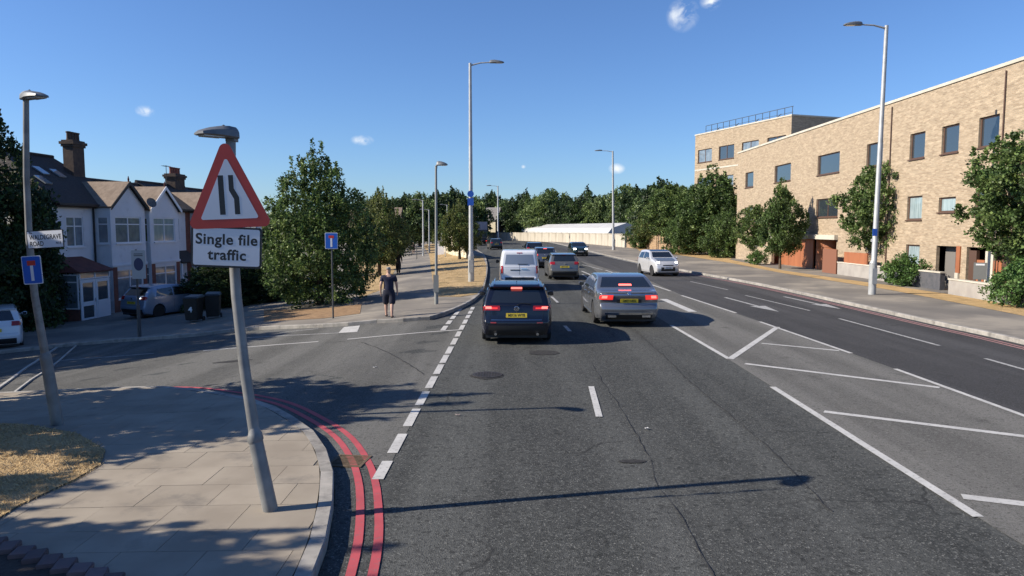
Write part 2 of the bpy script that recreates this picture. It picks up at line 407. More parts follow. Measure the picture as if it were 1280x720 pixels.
# kerbs: each stone a piece where it can be told apart
def kerb(path, sgn, y0, y1, step, far_step=3.0, bothside=None):
    root = empty('kerb', (0,0,0)); root['kind'] = 'structure'
    pts = resample(path, step); cache = MB()
    run = []
    for i in range(len(pts)-1):
        a, b = Vector(pts[i]), Vector(pts[i+1]); mid = (a+b)/2
        near = y0 <= mid.y <= y1 and mid.x > -12
        d = (b-a).normalized(); nrm = Vector((-d.y, d.x))*sgn; gap = .004 if near else -.01
        p = [a+d*gap, b-d*gap]; q = [p[0]+nrm*.145, p[1]+nrm*.145]
        zs = [ter(*v) for v in (p[0], p[1], q[1], q[0])]; jit = random.uniform(-.003,.003)
        corners = [p[0]+nrm*.012, p[1]+nrm*.012, q[1], q[0]]
        low = [(p[0].x,p[0].y,zs[0]-.1), (p[1].x,p[1].y,zs[1]-.1), (q[1].x,q[1].y,zs[2]-.1), (q[0].x,q[0].y,zs[3]-.1)]
        mid_ = [(p[0].x,p[0].y,zs[0]+.105+jit), (p[1].x,p[1].y,zs[1]+.105+jit)]
        top = [(c.x,c.y,z+.122+jit) for c, z in zip(corners, zs)]
        v = low+mid_+top; f = [(0,1,5,4),(4,5,7,6),(6,7,8,9),(2,3,9,8),(1,2,8,7,5),(3,0,4,6,9),(0,3,2,1)]
        if near: MB().add(v, f).build('kerb_stone', M_KERB, root)
        else: cache.add(v, f)
    o = cache.build('kerb_run', M_KERB, root); o['kind'] = 'stuff'
kerb(K_NEAR, 1, 3.5, 20, .92)
kerb(K_FAR, -1, 22, 42, .92)
kerb(K_RIGHT[::1], -1, 15, 50, .92)

# paving slabs on the near corner
slab_root = [o for o in COL.objects if o.name == 'pavement'][0]
patch_poly = near_in+[(-50,-14)]
cl_poly = [p for p in near_in if p[1] > 3 and p[0] > -12]
cl_poly = [(cl_poly[0][0], 3.2)]+cl_poly+[(-11.5,14.5), (-11.5,3.2)]
if area(cl_poly) < 0: cl_poly = cl_poly[::-1]
row = 0; y = 3.2
while y < 14.6:
    hgt = .6 if row % 5 else .45
    x = -10.9+(.3 if row % 2 else 0)
    while x < -1.3:
        wd = .75; g_ = .003
        cell = [(x+g_,y+g_),(x+wd-g_,y+g_),(x+wd-g_,y+hgt-g_),(x+g_,y+hgt-g_)]
        c = clip_convex(cl_poly, cell); c = [p for i, p in enumerate(c) if math.dist(p, c[i-1]) > 1e-4]
        if len(c) > 2 and abs(area(c)) > .01:
            j = random.uniform(-.001,.001); tx, ty = random.uniform(-.0015,.0015), random.uniform(-.0015,.0015)
            n = len(c); zt = [ter(*p)+.118+j+tx*(p[0]-x)+ty*(p[1]-y) for p in c]
            v = [(p[0],p[1],z) for p, z in zip(c, zt)]+[(p[0],p[1],z-.03) for p, z in zip(c, zt)]
            f = [tuple(range(n))]+[(i,i+n,(i+1)%n+n,(i+1)%n) for i in range(n)]
            MB().add(v, f).build('paving_slab', M_SLAB, slab_root)
        x += wd
    y += hgt; row += 1

# dry grass
def px(*ps, dz=0): return [G(x, y, dz) for x, y in ps]
sheet('grass_corner', px((-220,525),(30,530),(95,541),(132,562),(126,580),(92,600),(25,631),(-20,660),(-260,760), dz=.13), .135, M_DRY, kind='structure', step=.75)
isl = px((603,321),(608,331),(607.5,345),(603,359),(596,368),(575,371),(548,371),(543,363),(540,345),(536.6,319),(529,306),(545,304),(566,316), dz=.12)
sheet('grass_verge', isl, .128, M_DRY)
sheet('grass_verge', px((505,307),(500,325),(490,345),(478,362),(450,372),(440,350),(430,330),(470,315), dz=.12), .128, M_DRY)
sheet('grass_verge', px((330,388),(400,386),(452,380),(450,392),(405,398),(330,402), dz=.12), .128, mat('leaf_litter', (.30,.19,.10), (.2,.12,.06), rough=1, scale=5, detail=8, bump=.02, bscale=30))
vf = px((1500,437),(1280,395),(1252,389.5),(1160,371.5),(1110,362),(1040,351),(978,341.5),(912,328.5),(850,319),(800,314), dz=.12)
vb = px((1500,425),(1280,385),(1255,379.5),(1190,368.5),(1110,356.5),(1040,347),(978,338),(912,324.5),(850,313),(790,306.5), dz=.12)
sheet('grass_verge', vf+vb[::-1], .128, mat('dry_verge', (.50,.34,.17), (.36,.25,.12), rough=1, scale=2.2, detail=8, bump=.03, bscale=18, c3=(.2,.15,.08), scale3=1.0, f3=(.55,.75), spec=.1))
sheet('grass_verge', [vb[-1], vb[-2], vb[-3], (20.2,66), (20.6,88), (19.4,100), (16.8,100)], .126, M_DRY)

# straw blades standing on the near patch and the verges
def blades(name, poly, n, h, mt, dz):
    xs = [p[0] for p in poly]; ys = [p[1] for p in poly]; mb = MB(); c = 0
    def inside(x, y):
        r = False
        for i in range(len(poly)):
            a, b = poly[i], poly[i-1]
            if (a[1] > y) != (b[1] > y) and x < (b[0]-a[0])*(y-a[1])/(b[1]-a[1])+a[0]: r = not r
        return r
    x0, x1, y0, y1 = max(min(xs),-11), max(xs), min(ys), max(ys)
    while c < n:
        x, y = random.uniform(x0, x1), random.uniform(y0, y1); c += 1
        if not inside(x, y): continue
        a = random.uniform(0, 6.28); hh = h*random.uniform(.4, 1.2); lean = random.uniform(.3, 1.6)*hh; wd = h*.09
        z = ter(x, y)+dz-.01; dx, dy = math.cos(a), math.sin(a)
        mb.add([(x-dy*wd,y+dx*wd,z),(x+dy*wd,y-dx*wd,z),(x+dx*lean*.5+dy*wd*.6,y+dy*lean*.5-dx*wd*.6,z+hh*.7),(x+dx*lean,y+dy*lean,z+hh)], [(0,1,2),(0,2,3)])
    me = mb.mesh(name, mt, fixn=False); return link(name, me, kind='stuff')
M_STRAW = mat('straw', (.60,.46,.27), (.42,.31,.17), rough=1, scale=2.5, spec=.1)
o = blades('straw_tufts', px((-120,528),(30,531),(95,541),(132,562),(128,582),(95,602),(25,633),(-60,690), dz=.13), 26000, .045, M_STRAW, .135)
o['label'] = 'bleached straw and dead grass on the near pavement corner'
o = blades('straw_tufts', isl, 9000, .10, M_STRAW, .128); o['label'] = 'parched grass stubble on the verge round the tall lamp'

# ---------------------------------------------------------------- painted markings
mk = empty('road_markings', (0,0,0)); mk['kind'] = 'structure'
def mark(name, pts, wdt, mt=None, dz=.010, step=1.0, jag=True):
    mb = MB(); strip_mesh(mb, pts, wdt, dz, step); return mb.build(name, mt or M_WHITE, mk)
def quad(name, pts, mt=None, dz=.010):
    return MB().add([(p[0],p[1],ter(*p)+dz) for p in pts], [tuple(range(len(pts)))]).build(name, mt or M_WHITE, mk)
# double red lines round the near corner
core = [p for p in K_NEAR if p[1] > -10 and p[0] > -13]
for off in (-.27, -.455):
    mark('red_line', offset(core, off), .085, M_RED, .009, .35)
kr2 = [p for p in K_RIGHT if -8 < p[1] < 60]
for off in (.28, .46): mark('red_line', offset(kr2, off), .08, M_RED_OLD, .009, 1)
mark('edge_line', offset([p for p in K_RIGHT if 40 < p[1] < 170], .25), .12, M_WHITE_OLD, .009, 2)
# give way dashes over the mouth of the side road
d1 = [((485,577),(469.5,600)),((504,543),(486.5,567)),((520.5,511.5),(505,533.5)),((534,490),(521.5,507)),((545.5,471),(534,485.5)),((555,456),(543.5,468)),
      ((563,444),(553,454)),((570.5,433.5),(561.5,442.5)),((576,423),(567,431)),((580,414.5),(572.5,421)),((582.5,406.5),(575.5,412.5)),((587,399.8),(580.5,404.8)),((590.5,393.8),(585,398)),((594,388.6),(589,392.3)),((597,384),(592.8,387.2))]
for k, (a, b) in enumerate(d1):
    a, b = G(*a), G(*b); x = -1.555+.0065*(a[1]-9)
    mark('dash', [(x, b[1]), (x+.003, a[1])], .135)
for a, b in [((559.5,407.5),(553,413.2)),((566,400.8),(560,405.5)),((571,395),(565.5,399)),((576,389.8),(571,393.6)),((580,385.3),(576,388.6))]:
    a, b = G(*a), G(*b); x = -2.02+.02*(a[1]-20)
    mark('dash', [(x, b[1]), (x+.01, a[1])], .15)
mark('line', [G(434,424.4), G(500,418.5), G(574,412.6)], .11)
mark('line', [G(398,427.3), G(327,432.6), G(254,438.7)], .11, M_WHITE)
mark('line', [G(423,416.5), G(345,420.5), G(300,423)], .09, M_WHITE_OLD)
mark('line', [G(398,411), G(350,416)], .09, M_WHITE_OLD)
quad('painted_block', [G(423,416.5), G(446.5,415.3), G(450,407.2), G(430,409.2)])
mark('line', [G(192,442), G(75,451)], .08, M_WHITE_OLD)
# lane divider
for a, b in [((743,521.5),(737,483.5)),((706.5,414.5),(704,407.5)),((691.5,378.5),(687.5,371))]:
    mark('dash', [G(b[0]+2, b[1]), G(a[0]+6, a[1])], .105, M_WHITE if a[1] > 500 else M_WHITE_OLD)
# hatched median
for a, b, wd, mt in [((965.6,484),(1223,647),.115,M_WHITE),((931.4,455),(1174.6,485),.14,M_WHITE),((1030,515),(1400,561),.145,M_WHITE),((1202.6,621.5),(1400,645),.16,M_WHITE),
    ((1119,461.5),(1420,571),.10,M_WHITE),((950,402.5),(1064,442),.10,M_WHITE),((952,429.5),(1049,438.7),.12,M_WHITE),((972,409),(912,449.5),.15,M_WHITE),
    ((912,449.5),(839,407),.11,M_WHITE),((852,369.5),(920,391.5),.11,M_WHITE),((829,374),(866,390),.30,M_WHITE),
    ((932,369.5),(1012,388.5),.09,M_WHITE_OLD),((1049,398.5),(1174.6,432.5),.10,M_WHITE_OLD),((1231.5,448.5),(1420,502),.10,M_WHITE_OLD),((863,352),(910,362.5),.09,M_WHITE_OLD),
    ((810,354.5),(838,364),.11,M_WHITE),((757,338),(771,342.3),.12,M_WHITE),((728,331),(753,337.3),.12,M_WHITE_OLD),((727,339),(745.5,346.7),.12,M_WHITE),((738,350),(728,343),.11,M_WHITE_OLD),
    ((790,346),(775,352),.12,M_WHITE_OLD)]:
    mark('line' , [G(*a), G(*b)], wd, mt)
# straight-ahead arrows
def arrow(tail, tip, name='arrow'):
    a, b = Vector(G(*tail)), Vector(G(*tip)); d = (b-a); ln = d.length; d.normalize(); n = Vector((-d.y, d.x))
    h = ln*.36; mark(name, [tuple(a), tuple(b-d*h*.95)], .14, M_WHITE_OLD, .010)
    quad(name+'_head', [tuple(b), tuple(b-d*h+n*.30), tuple(b-d*h-n*.30)], M_WHITE_OLD, .0105)
arrow((906.5,372), (974,390)); arrow((980,371), (1052,386.7))
# seams and repairs
M_TAR = mat('tar_seam', (.03,.03,.031), (.05,.05,.05), rough=.75, scale=6, spec=.15)
def seam(pts, wd):
    pts = [G(*p) for p in pts]; pts = resample(catmull(pts, 4), .22)
    pts = [(x+random.uniform(-.018,.018), y) for x, y in pts]
    mb = MB(); n = len(pts); ws = [wd*random.uniform(.4, 1.6) for _ in pts]
    a = [(p[0]-w_/2, p[1]) for p, w_ in zip(pts, ws)]; b = [(p[0]+w_/2, p[1]) for p, w_ in zip(pts, ws)]
    mb.add([(q[0],q[1],ter(*q)+.0065) for q in a+b], [(i, n+i, n+i+1, i+1) for i in range(n-1)]); mb.build('tar_seam', M_TAR, mk)
seam([(739,454),(760,487),(785,525),(810,571),(822,608),(843,633),(877,692),(895,730)], .009)
seam([(793,412),(835,450),(860,475),(900,508),(960,560),(1040,640)], .013)
seam([(452,428),(490,443),(530,468)], .03)
def patch_disc(p, rx, ry, mt, dz=.006, name='road_patch', n=22):
    c = G(*p); q = []
    for k in range(n):
        a = 2*math.pi*k/n; r = 1+random.uniform(-.1,.1); q.append((c[0]+rx*r*math.cos(a), c[1]+ry*r*math.sin(a)))
    return quad(name, q, mt, dz)
M_PATCH = mat('patch_asphalt', (.03,.03,.031), (.05,.05,.05), rough=.95, scale=14, bump=.004, bscale=60, spec=.15)
patch_disc((609,469.5), .33, .36, M_PATCH); patch_disc((680,441), .36, .3, M_PATCH); patch_disc((790,577), .17, .07, M_PATCH)
patch_disc((290,452), .5, .16, M_PATCH, dz=.0065)
# manhole cover
M_IRON = mat('cast_iron', (.05,.048,.045), (.09,.08,.07), rough=.6, scale=20, metal=.6, bump=.002, bscale=80)
c = G(609,469); mc = empty('manhole_cover', (c[0], c[1], 0.004), 0, 'round iron manhole cover in the road behind the dark estate car', 'manhole cover')
MB().lathe([(.30,0),(.30,.008),(.27,.010)], seg=28).build('rim', M_IRON, mc)
m_ = MB()
for i in range(-4, 5):
    for j in range(-4, 5):
        if math.hypot(i, j)*.055 < .24: m_.box(i*.055-.018, i*.055+.018, j*.055-.018, j*.055+.018, .008, .014)
m_.build('cover_pattern', M_IRON, mc)
# gully grate between the kerb and the red lines
c = G(437,577); gr = empty('drain_grate', (c[0], c[1], ter(*c)), R(-8), 'rusty drain grate set between kerb and double red lines', 'drain grate')
M_RUST = mat('rusty_iron', (.09,.06,.035), (.14,.10,.06), rough=.85, scale=18, bump=.003, bscale=60)
MB().box(-.21,.21,-.20,.20,-.02,.007).build('drain_pit', mat('pit_black', (.008,.008,.008), rough=1), gr)
m_ = MB(); m_.box(-.22,.22,-.22,-.185,0,.016); m_.box(-.22,.22,.185,.22,0,.016); m_.box(-.22,-.185,-.184,.184,0,.016); m_.box(.185,.22,-.184,.184,0,.016)
m_.build('frame', M_RUST, gr)
for k in range(7): MB().box(-.183,.183,-.165+k*.05,-.143+k*.05,.001,.014).build('bar', M_RUST, gr)
# small litter on the road
for p, lab, c_ in [((573,520),'crumpled pale wrapper lying in the near lane',(.6,.5,.45)), ((469,460),'white scrap of paper on the side road',(.7,.7,.7)), ((808,537),'tiny white pebble near the lane seam',(.6,.6,.6))]:
    q = G(*p); mb = MB(); n = 9
    vs = [(random.uniform(-.06,.06), random.uniform(-.03,.03), random.uniform(.005,.03)) for _ in range(n)]
    o = mb.add(vs, [(i, (i+1)%n, (i+3)%n) for i in range(n)]).build('litter', mat('litter_'+lab[:5], c_, rough=.9), loc=(q[0], q[1], ter(*q)+.006)); tag(o, lab, 'litter')

# dog-tooth brick edging at the bottom left
be = empty('brick_edging', (0,0,0), 0, 'dark dog-tooth brick edging at the bottom left corner of the near pavement', 'brick edging')
M_BRICK_DK = mat('edging_brick', (.16,.10,.095), (.11,.085,.09), rough=.9, scale=6, bump=.004, bscale=40, rnd=.25)
A, B = Vector(G(-60,655,.2)), Vector(G(215,742,.2)); nb = int((B-A).length/.20)
base_me = MB().box(-.075,.075,-.105,.105,0,.15).mesh('brick', M_BRICK_DK, bevel=.008)
ang = math.atan2((B-A).y, (B-A).x)
for i in range(nb):
    p = A+(B-A)*(i+.5)/nb
    link('brick', base_me, be, (p.x, p.y, ter(p.x, p.y)+.01+random.uniform(-.008,.008)), (random.uniform(-.04,.04), random.uniform(-.05,.05), ang+R(42)+random.uniform(-.05,.05)))
q = [tuple(A), tuple(B), (B.x-.4, B.y-1.5), (-9.5, 2.2), (-9.8, 5.6)]
sheet('planting_bed', q, .128, mat('bed_soil', (.05,.04,.035), (.03,.028,.026), rough=1, scale=5, bump=.03, bscale=14))
# pale twin edging strips running off to the porch
M_EDGE = mat('pale_edging', (.42,.41,.38), (.32,.31,.29), rough=.9, scale=4)
tw = empty('edging_strips', (0,0,0)); tw['kind'] = 'structure'
for pts, wd in [([G(-40,533,.13),G(40,468,.13),G(120,406,.13)], .045), ([G(-60,522,.13),G(30,456,.13),G(105,408,.13)], .07)]:
    a = resample(pts, 1); mb = MB()
    for k in range(len(a)-1):
        p, q = Vector(a[k]), Vector(a[k+1]); d = (q-p).normalized(); n = Vector((-d.y,d.x))*wd/2
        c4 = [p+n+d*.01, p-n+d*.01, q-n-d*.01, q+n-d*.01]
        v = [(c.x,c.y,ter(c.x,c.y)+.04) for c in c4]+[(c.x,c.y,ter(c.x,c.y)-.05) for c in c4]
        mb.add(v, [(0,1,2,3),(0,4,5,1),(1,5,6,2),(2,6,7,3),(3,7,4,0)])
    mb.build('edging_strip', M_EDGE, tw)
# ---------------------------------------------------------------- trees
def leaf_mat(name, c):
    if name in MATS: return MATS[name]
    m = bpy.data.materials.new(name); m.use_nodes = True; t = m.node_tree; n = t.nodes; l = t.links; p = n['Principled BSDF']
    ge = n.new('ShaderNodeNewGeometry'); hs = n.new('ShaderNodeHueSaturation'); hs.inputs['Color'].default_value = (*c, 1)
    mr = n.new('ShaderNodeMapRange'); mr.inputs['To Min'].default_value = .42; mr.inputs['To Max'].default_value = 1.62
    l.new(ge.outputs['Random Per Island'], mr.inputs['Value']); l.new(mr.outputs['Result'], hs.inputs['Value']); l.new(hs.outputs['Color'], p.inputs['Base Color'])
    p.inputs['Roughness'].default_value = .55; p.inputs['Specular IOR Level'].default_value = .35
    tr = n.new('ShaderNodeBsdfTranslucent'); hs2 = n.new('ShaderNodeHueSaturation'); hs2.inputs['Value'].default_value = 1.3; l.new(hs.outputs['Color'], hs2.inputs['Color'])
    l.new(hs2.outputs['Color'], tr.inputs['Color'])
    mx = n.new('ShaderNodeMixShader'); mx.inputs['Fac'].default_value = .28; l.new(p.outputs['BSDF'], mx.inputs[1]); l.new(tr.outputs['BSDF'], mx.inputs[2])
    l.new(mx.outputs['Shader'], n['Material Output'].inputs['Surface']); MATS[name] = m; return m
G_DEEP = [leaf_mat('leaf_deep', (.058,.094,.028)), leaf_mat('leaf_mid', (.085,.138,.038)), leaf_mat('leaf_light', (.14,.195,.058))]
G_OLIVE = [leaf_mat('leaf_olive', (.085,.105,.032)), leaf_mat('leaf_olive_light', (.145,.165,.050)), leaf_mat('leaf_mid', (.060,.098,.036))]
G_DARK = [leaf_mat('leaf_dark', (.032,.055,.024)), leaf_mat('leaf_deep', (.040,.068,.026)), leaf_mat('leaf_dark2', (.042,.066,.024))]
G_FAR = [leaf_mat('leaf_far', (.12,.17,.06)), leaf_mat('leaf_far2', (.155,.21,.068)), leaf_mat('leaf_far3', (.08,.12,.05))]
M_BARK = mat('bark', (.10,.075,.05), (.055,.042,.03), rough=1, scale=6, bump=.02, bscale=14, stretch=(1,1,.25))
def crown_mesh(name, prof, ncl, per, leaf, mats, seed, clump=.30, spiky=0.0, lump=.25, inner=.25, flat=.8, up=.2):
    """prof: (height, radius) pairs; leaves scattered in clumps through the volume"""
    r = np.random.default_rng(seed); hs = np.array([p[0] for p in prof]); rs = np.array([p[1] for p in prof])
    hh = np.linspace(hs[0], hs[-1], 200); rr = np.interp(hh, hs, rs); wgt = rr**1.4+.04; wgt /= wgt.sum()
    h = r.choice(hh, ncl, p=wgt)+r.uniform(-.1,.1,ncl); th = r.uniform(0, 2*np.pi, ncl)
    R0 = np.interp(h, hs, rs)
    k1, k2, k3 = r.uniform(0, 6.28, 3); H = hs[-1]-hs[0]
    lumpf = 1+lump*(np.sin(3*th+k1+5*h/H)*.45+np.sin(5*th+k2-9*h/H)*.35+np.sin(13*h/H+k3+2*th)*.4)
    q = r.uniform(0, 1, ncl); rad = np.where(q < inner, r.uniform(.1, .65, ncl), r.uniform(.72, 1.05, ncl))
    x = R0*lumpf*rad*np.cos(th); y = R0*lumpf*rad*np.sin(th)
    csz = clump*r.uniform(.55, 1.35, ncl)
    c = np.stack([x, y, h], 1)
    P = np.repeat(c, per, 0); sz = np.repeat(csz, per)
    d = r.normal(size=(ncl*per, 3)); d /= np.linalg.norm(d, axis=1)[:, None]; d *= (r.uniform(0, 1, ncl*per)**.45)[:, None]*sz[:, None]
    d[:, 2] *= flat
    if spiky:
        sp = np.repeat(r.uniform(0, 1, ncl) < .35, per); rr_ = r.uniform(0, 1, ncl*per)
        d[sp, 2] = rr_[sp]*sz[sp]*spiky*2.2; d[sp, 0] *= .45*(1-rr_[sp]); d[sp, 1] *= .45*(1-rr_[sp])
    P = P+d; n = len(P)
    out = P.copy(); out[:, 2] = 0; out /= (np.linalg.norm(out, axis=1)[:, None]+.01)
    a = r.normal(size=(n, 3))+out*.5; a[:, 2] += up; a /= np.linalg.norm(a, axis=1)[:, None]
    b = np.cross(a, r.normal(size=(n, 3))+out*.6); b /= np.linalg.norm(b, axis=1)[:, None]
    L_ = (leaf*r.uniform(.6, 1.4, n))[:, None]; W_ = L_*.36
    V = np.empty((n, 4, 3)); V[:, 0] = P; V[:, 1] = P+a*L_*.5+b*W_; V[:, 2] = P+a*L_; V[:, 3] = P+a*L_*.5-b*W_
    me = bpy.data.meshes.new(name); me.vertices.add(n*4); me.vertices.foreach_set('co', V.reshape(-1)); me.loops.add(n*4)
    me.loops.foreach_set('vertex_index', np.arange(n*4, dtype=np.int32)); me.polygons.add(n)
    me.polygons.foreach_set('loop_start', np.arange(0, n*4, 4, dtype=np.int32)); me.polygons.foreach_set('loop_total', np.full(n, 4, dtype=np.int32))
    for q in mats: me.materials.append(q)
    mi = np.repeat(r.choice(3, ncl, p=[.45,.35,.2]), per); me.polygons.foreach_set('material_index', mi.astype(np.int32))
    me.update(calc_edges=True); return me
def trunk_mesh(name, H, r0, branches, seed, spread, first=.3, lean=.03):
    rd = random.Random(seed); mb = MB(); pts = []
    for i in range(7):
        t = i/6; pts.append((rd.uniform(-1,1)*lean*H*t, rd.uniform(-1,1)*lean*H*t, H*t*.9))
    mb.tube(pts, [r0*1.5, r0*1.05, r0*.9, r0*.75, r0*.55, r0*.35, r0*.15], 9)
    for k in range(branches):
        t = first+(1-first)*.85*k/branches; i = min(5, int(t*6)); p = Vector(pts[i]).lerp(Vector(pts[i+1]), t*6-i)
        a = k*2.4+rd.uniform(-.4,.4); ln = spread*(1.15-t)*rd.uniform(.7,1.05)
        d = Vector((math.cos(a), math.sin(a), rd.uniform(.35,.9)))
        m1 = p+d*ln*.5; m2 = m1+Vector((d.x, d.y, d.z*.6))*ln*.5
        rr = r0*(.55-.35*t); mb.tube([p, m1, m2], [rr, rr*.6, rr*.2], 6)
        e = m1+Vector((math.cos(a+1.1), math.sin(a+1.1), .6))*ln*.4; mb.tube([m1, e], [rr*.45, rr*.12], 5)
    return mb.mesh(name, M_BARK, smooth=60)
CONE = lambda b, h, r: [(b, r*.45), (b+.1*(h-b), r*.85), (b+.25*(h-b), r), (b+.45*(h-b), r*.88), (b+.65*(h-b), r*.64), (b+.82*(h-b), r*.36), (b+.93*(h-b), r*.16), (h, .03)]
OVAL = lambda b, h, r: [(b, r*.35), (b+.12*(h-b), r*.75), (b+.35*(h-b), r), (b+.6*(h-b), r*.95), (b+.8*(h-b), r*.72), (b+.93*(h-b), r*.4), (h, r*.1)]
T = {}
def tree_kind(key, crown, trunk): T[key] = (crown, trunk)
tree_kind('big', crown_mesh('crown', [(.15,1.7),(.7,2.15),(1.6,2.35),(3,2.3),(4,2.15),(4.9,1.75),(5.6,1.25),(6.2,.75),(6.8,.2)], 900, 62, .105, G_DEEP, 1, .33, .75, .26, .3), trunk_mesh('trunk', 6.4, .13, 16, 1, 1.8, .12))
tree_kind('big2', crown_mesh('crown', [(.8,1.2),(1.6,2.0),(2.6,2.2),(3.6,1.8),(4.4,1.2),(5.1,.5),(5.5,.1)], 460, 60, .12, G_OLIVE, 2, .34, .9, .35, .25), trunk_mesh('trunk', 5, .11, 12, 2, 1.7, .22))
tree_kind('cone', crown_mesh('crown', CONE(1.15, 6.6, 1.9), 520, 62, .13, G_DEEP, 3, .33, .6, .28, .28), trunk_mesh('trunk', 6.2, .085, 14, 3, 1.3, .26))
tree_kind('street', crown_mesh('crown', OVAL(1.7, 7.6, 2.35), 700, 60, .13, G_DEEP, 4, .34, .4, .34, .3), trunk_mesh('trunk', 7, .09, 14, 4, 1.8, .28))
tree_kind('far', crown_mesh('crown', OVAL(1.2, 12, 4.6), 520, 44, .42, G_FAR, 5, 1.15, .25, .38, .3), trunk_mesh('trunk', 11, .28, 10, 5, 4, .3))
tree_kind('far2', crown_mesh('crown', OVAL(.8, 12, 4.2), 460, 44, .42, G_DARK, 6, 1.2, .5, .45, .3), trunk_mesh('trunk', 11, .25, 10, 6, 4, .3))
tree_kind('fircone', crown_mesh('crown', CONE(.5, 12, 3.2), 400, 42, .40, G_DARK, 8, .9, .9, .25, .3), trunk_mesh('trunk', 11, .2, 8, 7, 2.5, .2))
tree_kind('bush', crown_mesh('crown', [(.05,.7),(.4,.95),(.8,.85),(1.15,.5),(1.35,.15)], 130, 55, .085, [leaf_mat('leaf_bush', (.065,.13,.035)), leaf_mat('leaf_bush2', (.10,.18,.05)), leaf_mat('leaf_mid', (.06,.098,.036))], 9, .22, .3, .3, .3), trunk_mesh('trunk', .9, .03, 6, 8, .6, .1))
tree_kind('shade', crown_mesh('crown', OVAL(1.1, 6.2, 1.9), 420, 60, .16, G_DARK, 12, .36, 1.0, .35, .35), trunk_mesh('trunk', 5.6, .1, 12, 9, 1.6, .2))
tree_kind('low', crown_mesh('crown', [(.15,1.5),(.8,2.1),(1.8,2.3),(2.8,1.9),(3.7,1.3),(4.4,.6),(4.9,.1)], 480, 60, .14, G_DEEP, 31, .36, .8, .36, .3), trunk_mesh('trunk', 4.4, .1, 12, 22, 1.6, .15))
tree_kind('hedge', crown_mesh('crown', [(.0,3.0),(1.5,3.3),(4,3.1),(6,2.5),(7.5,1.8),(9,.9),(10,.2)], 900, 60, .17, G_DARK, 13, .5, .9, .3, .35), trunk_mesh('trunk', 9, .2, 12, 10, 2.6, .15))
def tree(kind, x, y, label, group=None, s=(1,1,1), rz=None, name='tree', z=None, cat='tree'):
    cr, tk = T[kind]
    if isinstance(s, (int, float)): s = (s, s, s)
    root = empty(name, (x, y, (ter(x, y)+.1) if z is None else z), rz if rz is not None else random.uniform(0, 6.28), label, cat, group)
    root.scale = s
    link('crown', cr, root); link('trunk', tk, root); return root
p = G(392,386,.12)
tree('big', p[0]-.25, p[1]+1.9, 'dense dark green tree with spiky top by the side road, biggest on the left pavement', s=(.97,.97,.97), rz=.6)
LT = 'trees along the left footpath'
p = G(471,346,.12); tree('big2', p[0], p[1]+1, 'olive green bushy tree right behind the big dense tree, over the footpath edge', LT, s=(.98,.98,1.02), rz=1)
p = G(446,348,.12); tree('big2', p[0], p[1]+9, 'green tree showing its tip between the dense tree and the olive one', LT, s=(.9,.9,1.18), rz=2)
p = G(484,322,.12); tree('big2', p[0]-.3, p[1]+6, 'further olive green tree overhanging the footpath behind the dark walker', LT, s=(1.15,1.15,1.22), rz=3)
p = at(586,300,70); tree('big2', p[0]-.9, 70, 'olive green bushy tree leaning over the cream wall', s=(1.05,.9,.98), rz=4)
# right-hand street trees
RT = 'street trees in the right verge'
for k, x, y, lab, s, rz in [
    ('cone', 889, 319, 'tall dark conical tree in front of the stepped brick tower', (1.72,1.72,1.37), 0),
    ('cone', 973, 336, 'slim-trunked conical tree left of the terracotta garage doors', (.78,.78,.92), 1),
    ('street', 1098, 347, 'dense round tree right behind the tall right-hand lamp post', (.86,.86,.86), 2),
    ('street', 1281, 374, 'broad tree at the right edge over the big low shrub', (.95,.95,.88), 3)]:
    p = G(x, y, .12); tree(k, p[0]+.1, p[1], lab, RT, s, rz)
p = at(838,312,84); tree('street', p[0], p[1], 'sprawling green tree left of the tall conical tree, behind the brick wall', RT, (1.55,1.3,1.02), 1.5)
p = at(868,315,80); tree('street', p[0], p[1], 'mid green tree squeezed between the sprawling tree and the conical tree', RT, (1.25,1.2,1.0), 2.5)
p = at(815,300,96); tree('big2', p[0], p[1], 'small greyish olive tree leaning over the long brick wall', RT, (1.15,1.15,1.1), .5)
p = at(938,318,60); tree('street', p[0]+.6, p[1], 'low dark tree between the conical tree and the slim-trunked one', RT, (.8,.8,.62), .9)
for (x, yb_, Y, s, rz, lab) in [(806,311,97,(1.0,1.0,.9),1,'low bushy tree at the left end of the brown brick wall'),(858,315,76,(1.0,1.0,1.0),2,'leafy low tree filling the gap under the sprawling tree'),(908,320,68,(.95,.95,.92),3,'bushy low tree hard against the right side of the tallest conical tree'),(878,300,95,(1.6,1.6,1.5),4,'taller bushy tree behind the conical tree beside the brick tower')]:
    p = at(x, yb_, Y); tree('low', p[0], Y, lab, RT, s, rz)
for (x, y, s, lab) in [(1128,346,1.1,'round bright green shrub left of the slate garden wall'), (1278,384,1.05,'big low dark shrub at the right edge of the verge'), (1312,378,1.5,'tall shrub cut by the right edge of the frame'), (1224,352,.75,'yellow green bush behind the grey marker board'), (948,331,.8,'clipped low shrub at the foot of the brick wall left of the garage')]:
    p = G(x, y, .12) if x != 1128 else (19.0, 34.8)
    tree('bush', p[0], p[1]+(.3 if x != 1128 else 0), lab, None, s, name='shrub', cat='shrub')
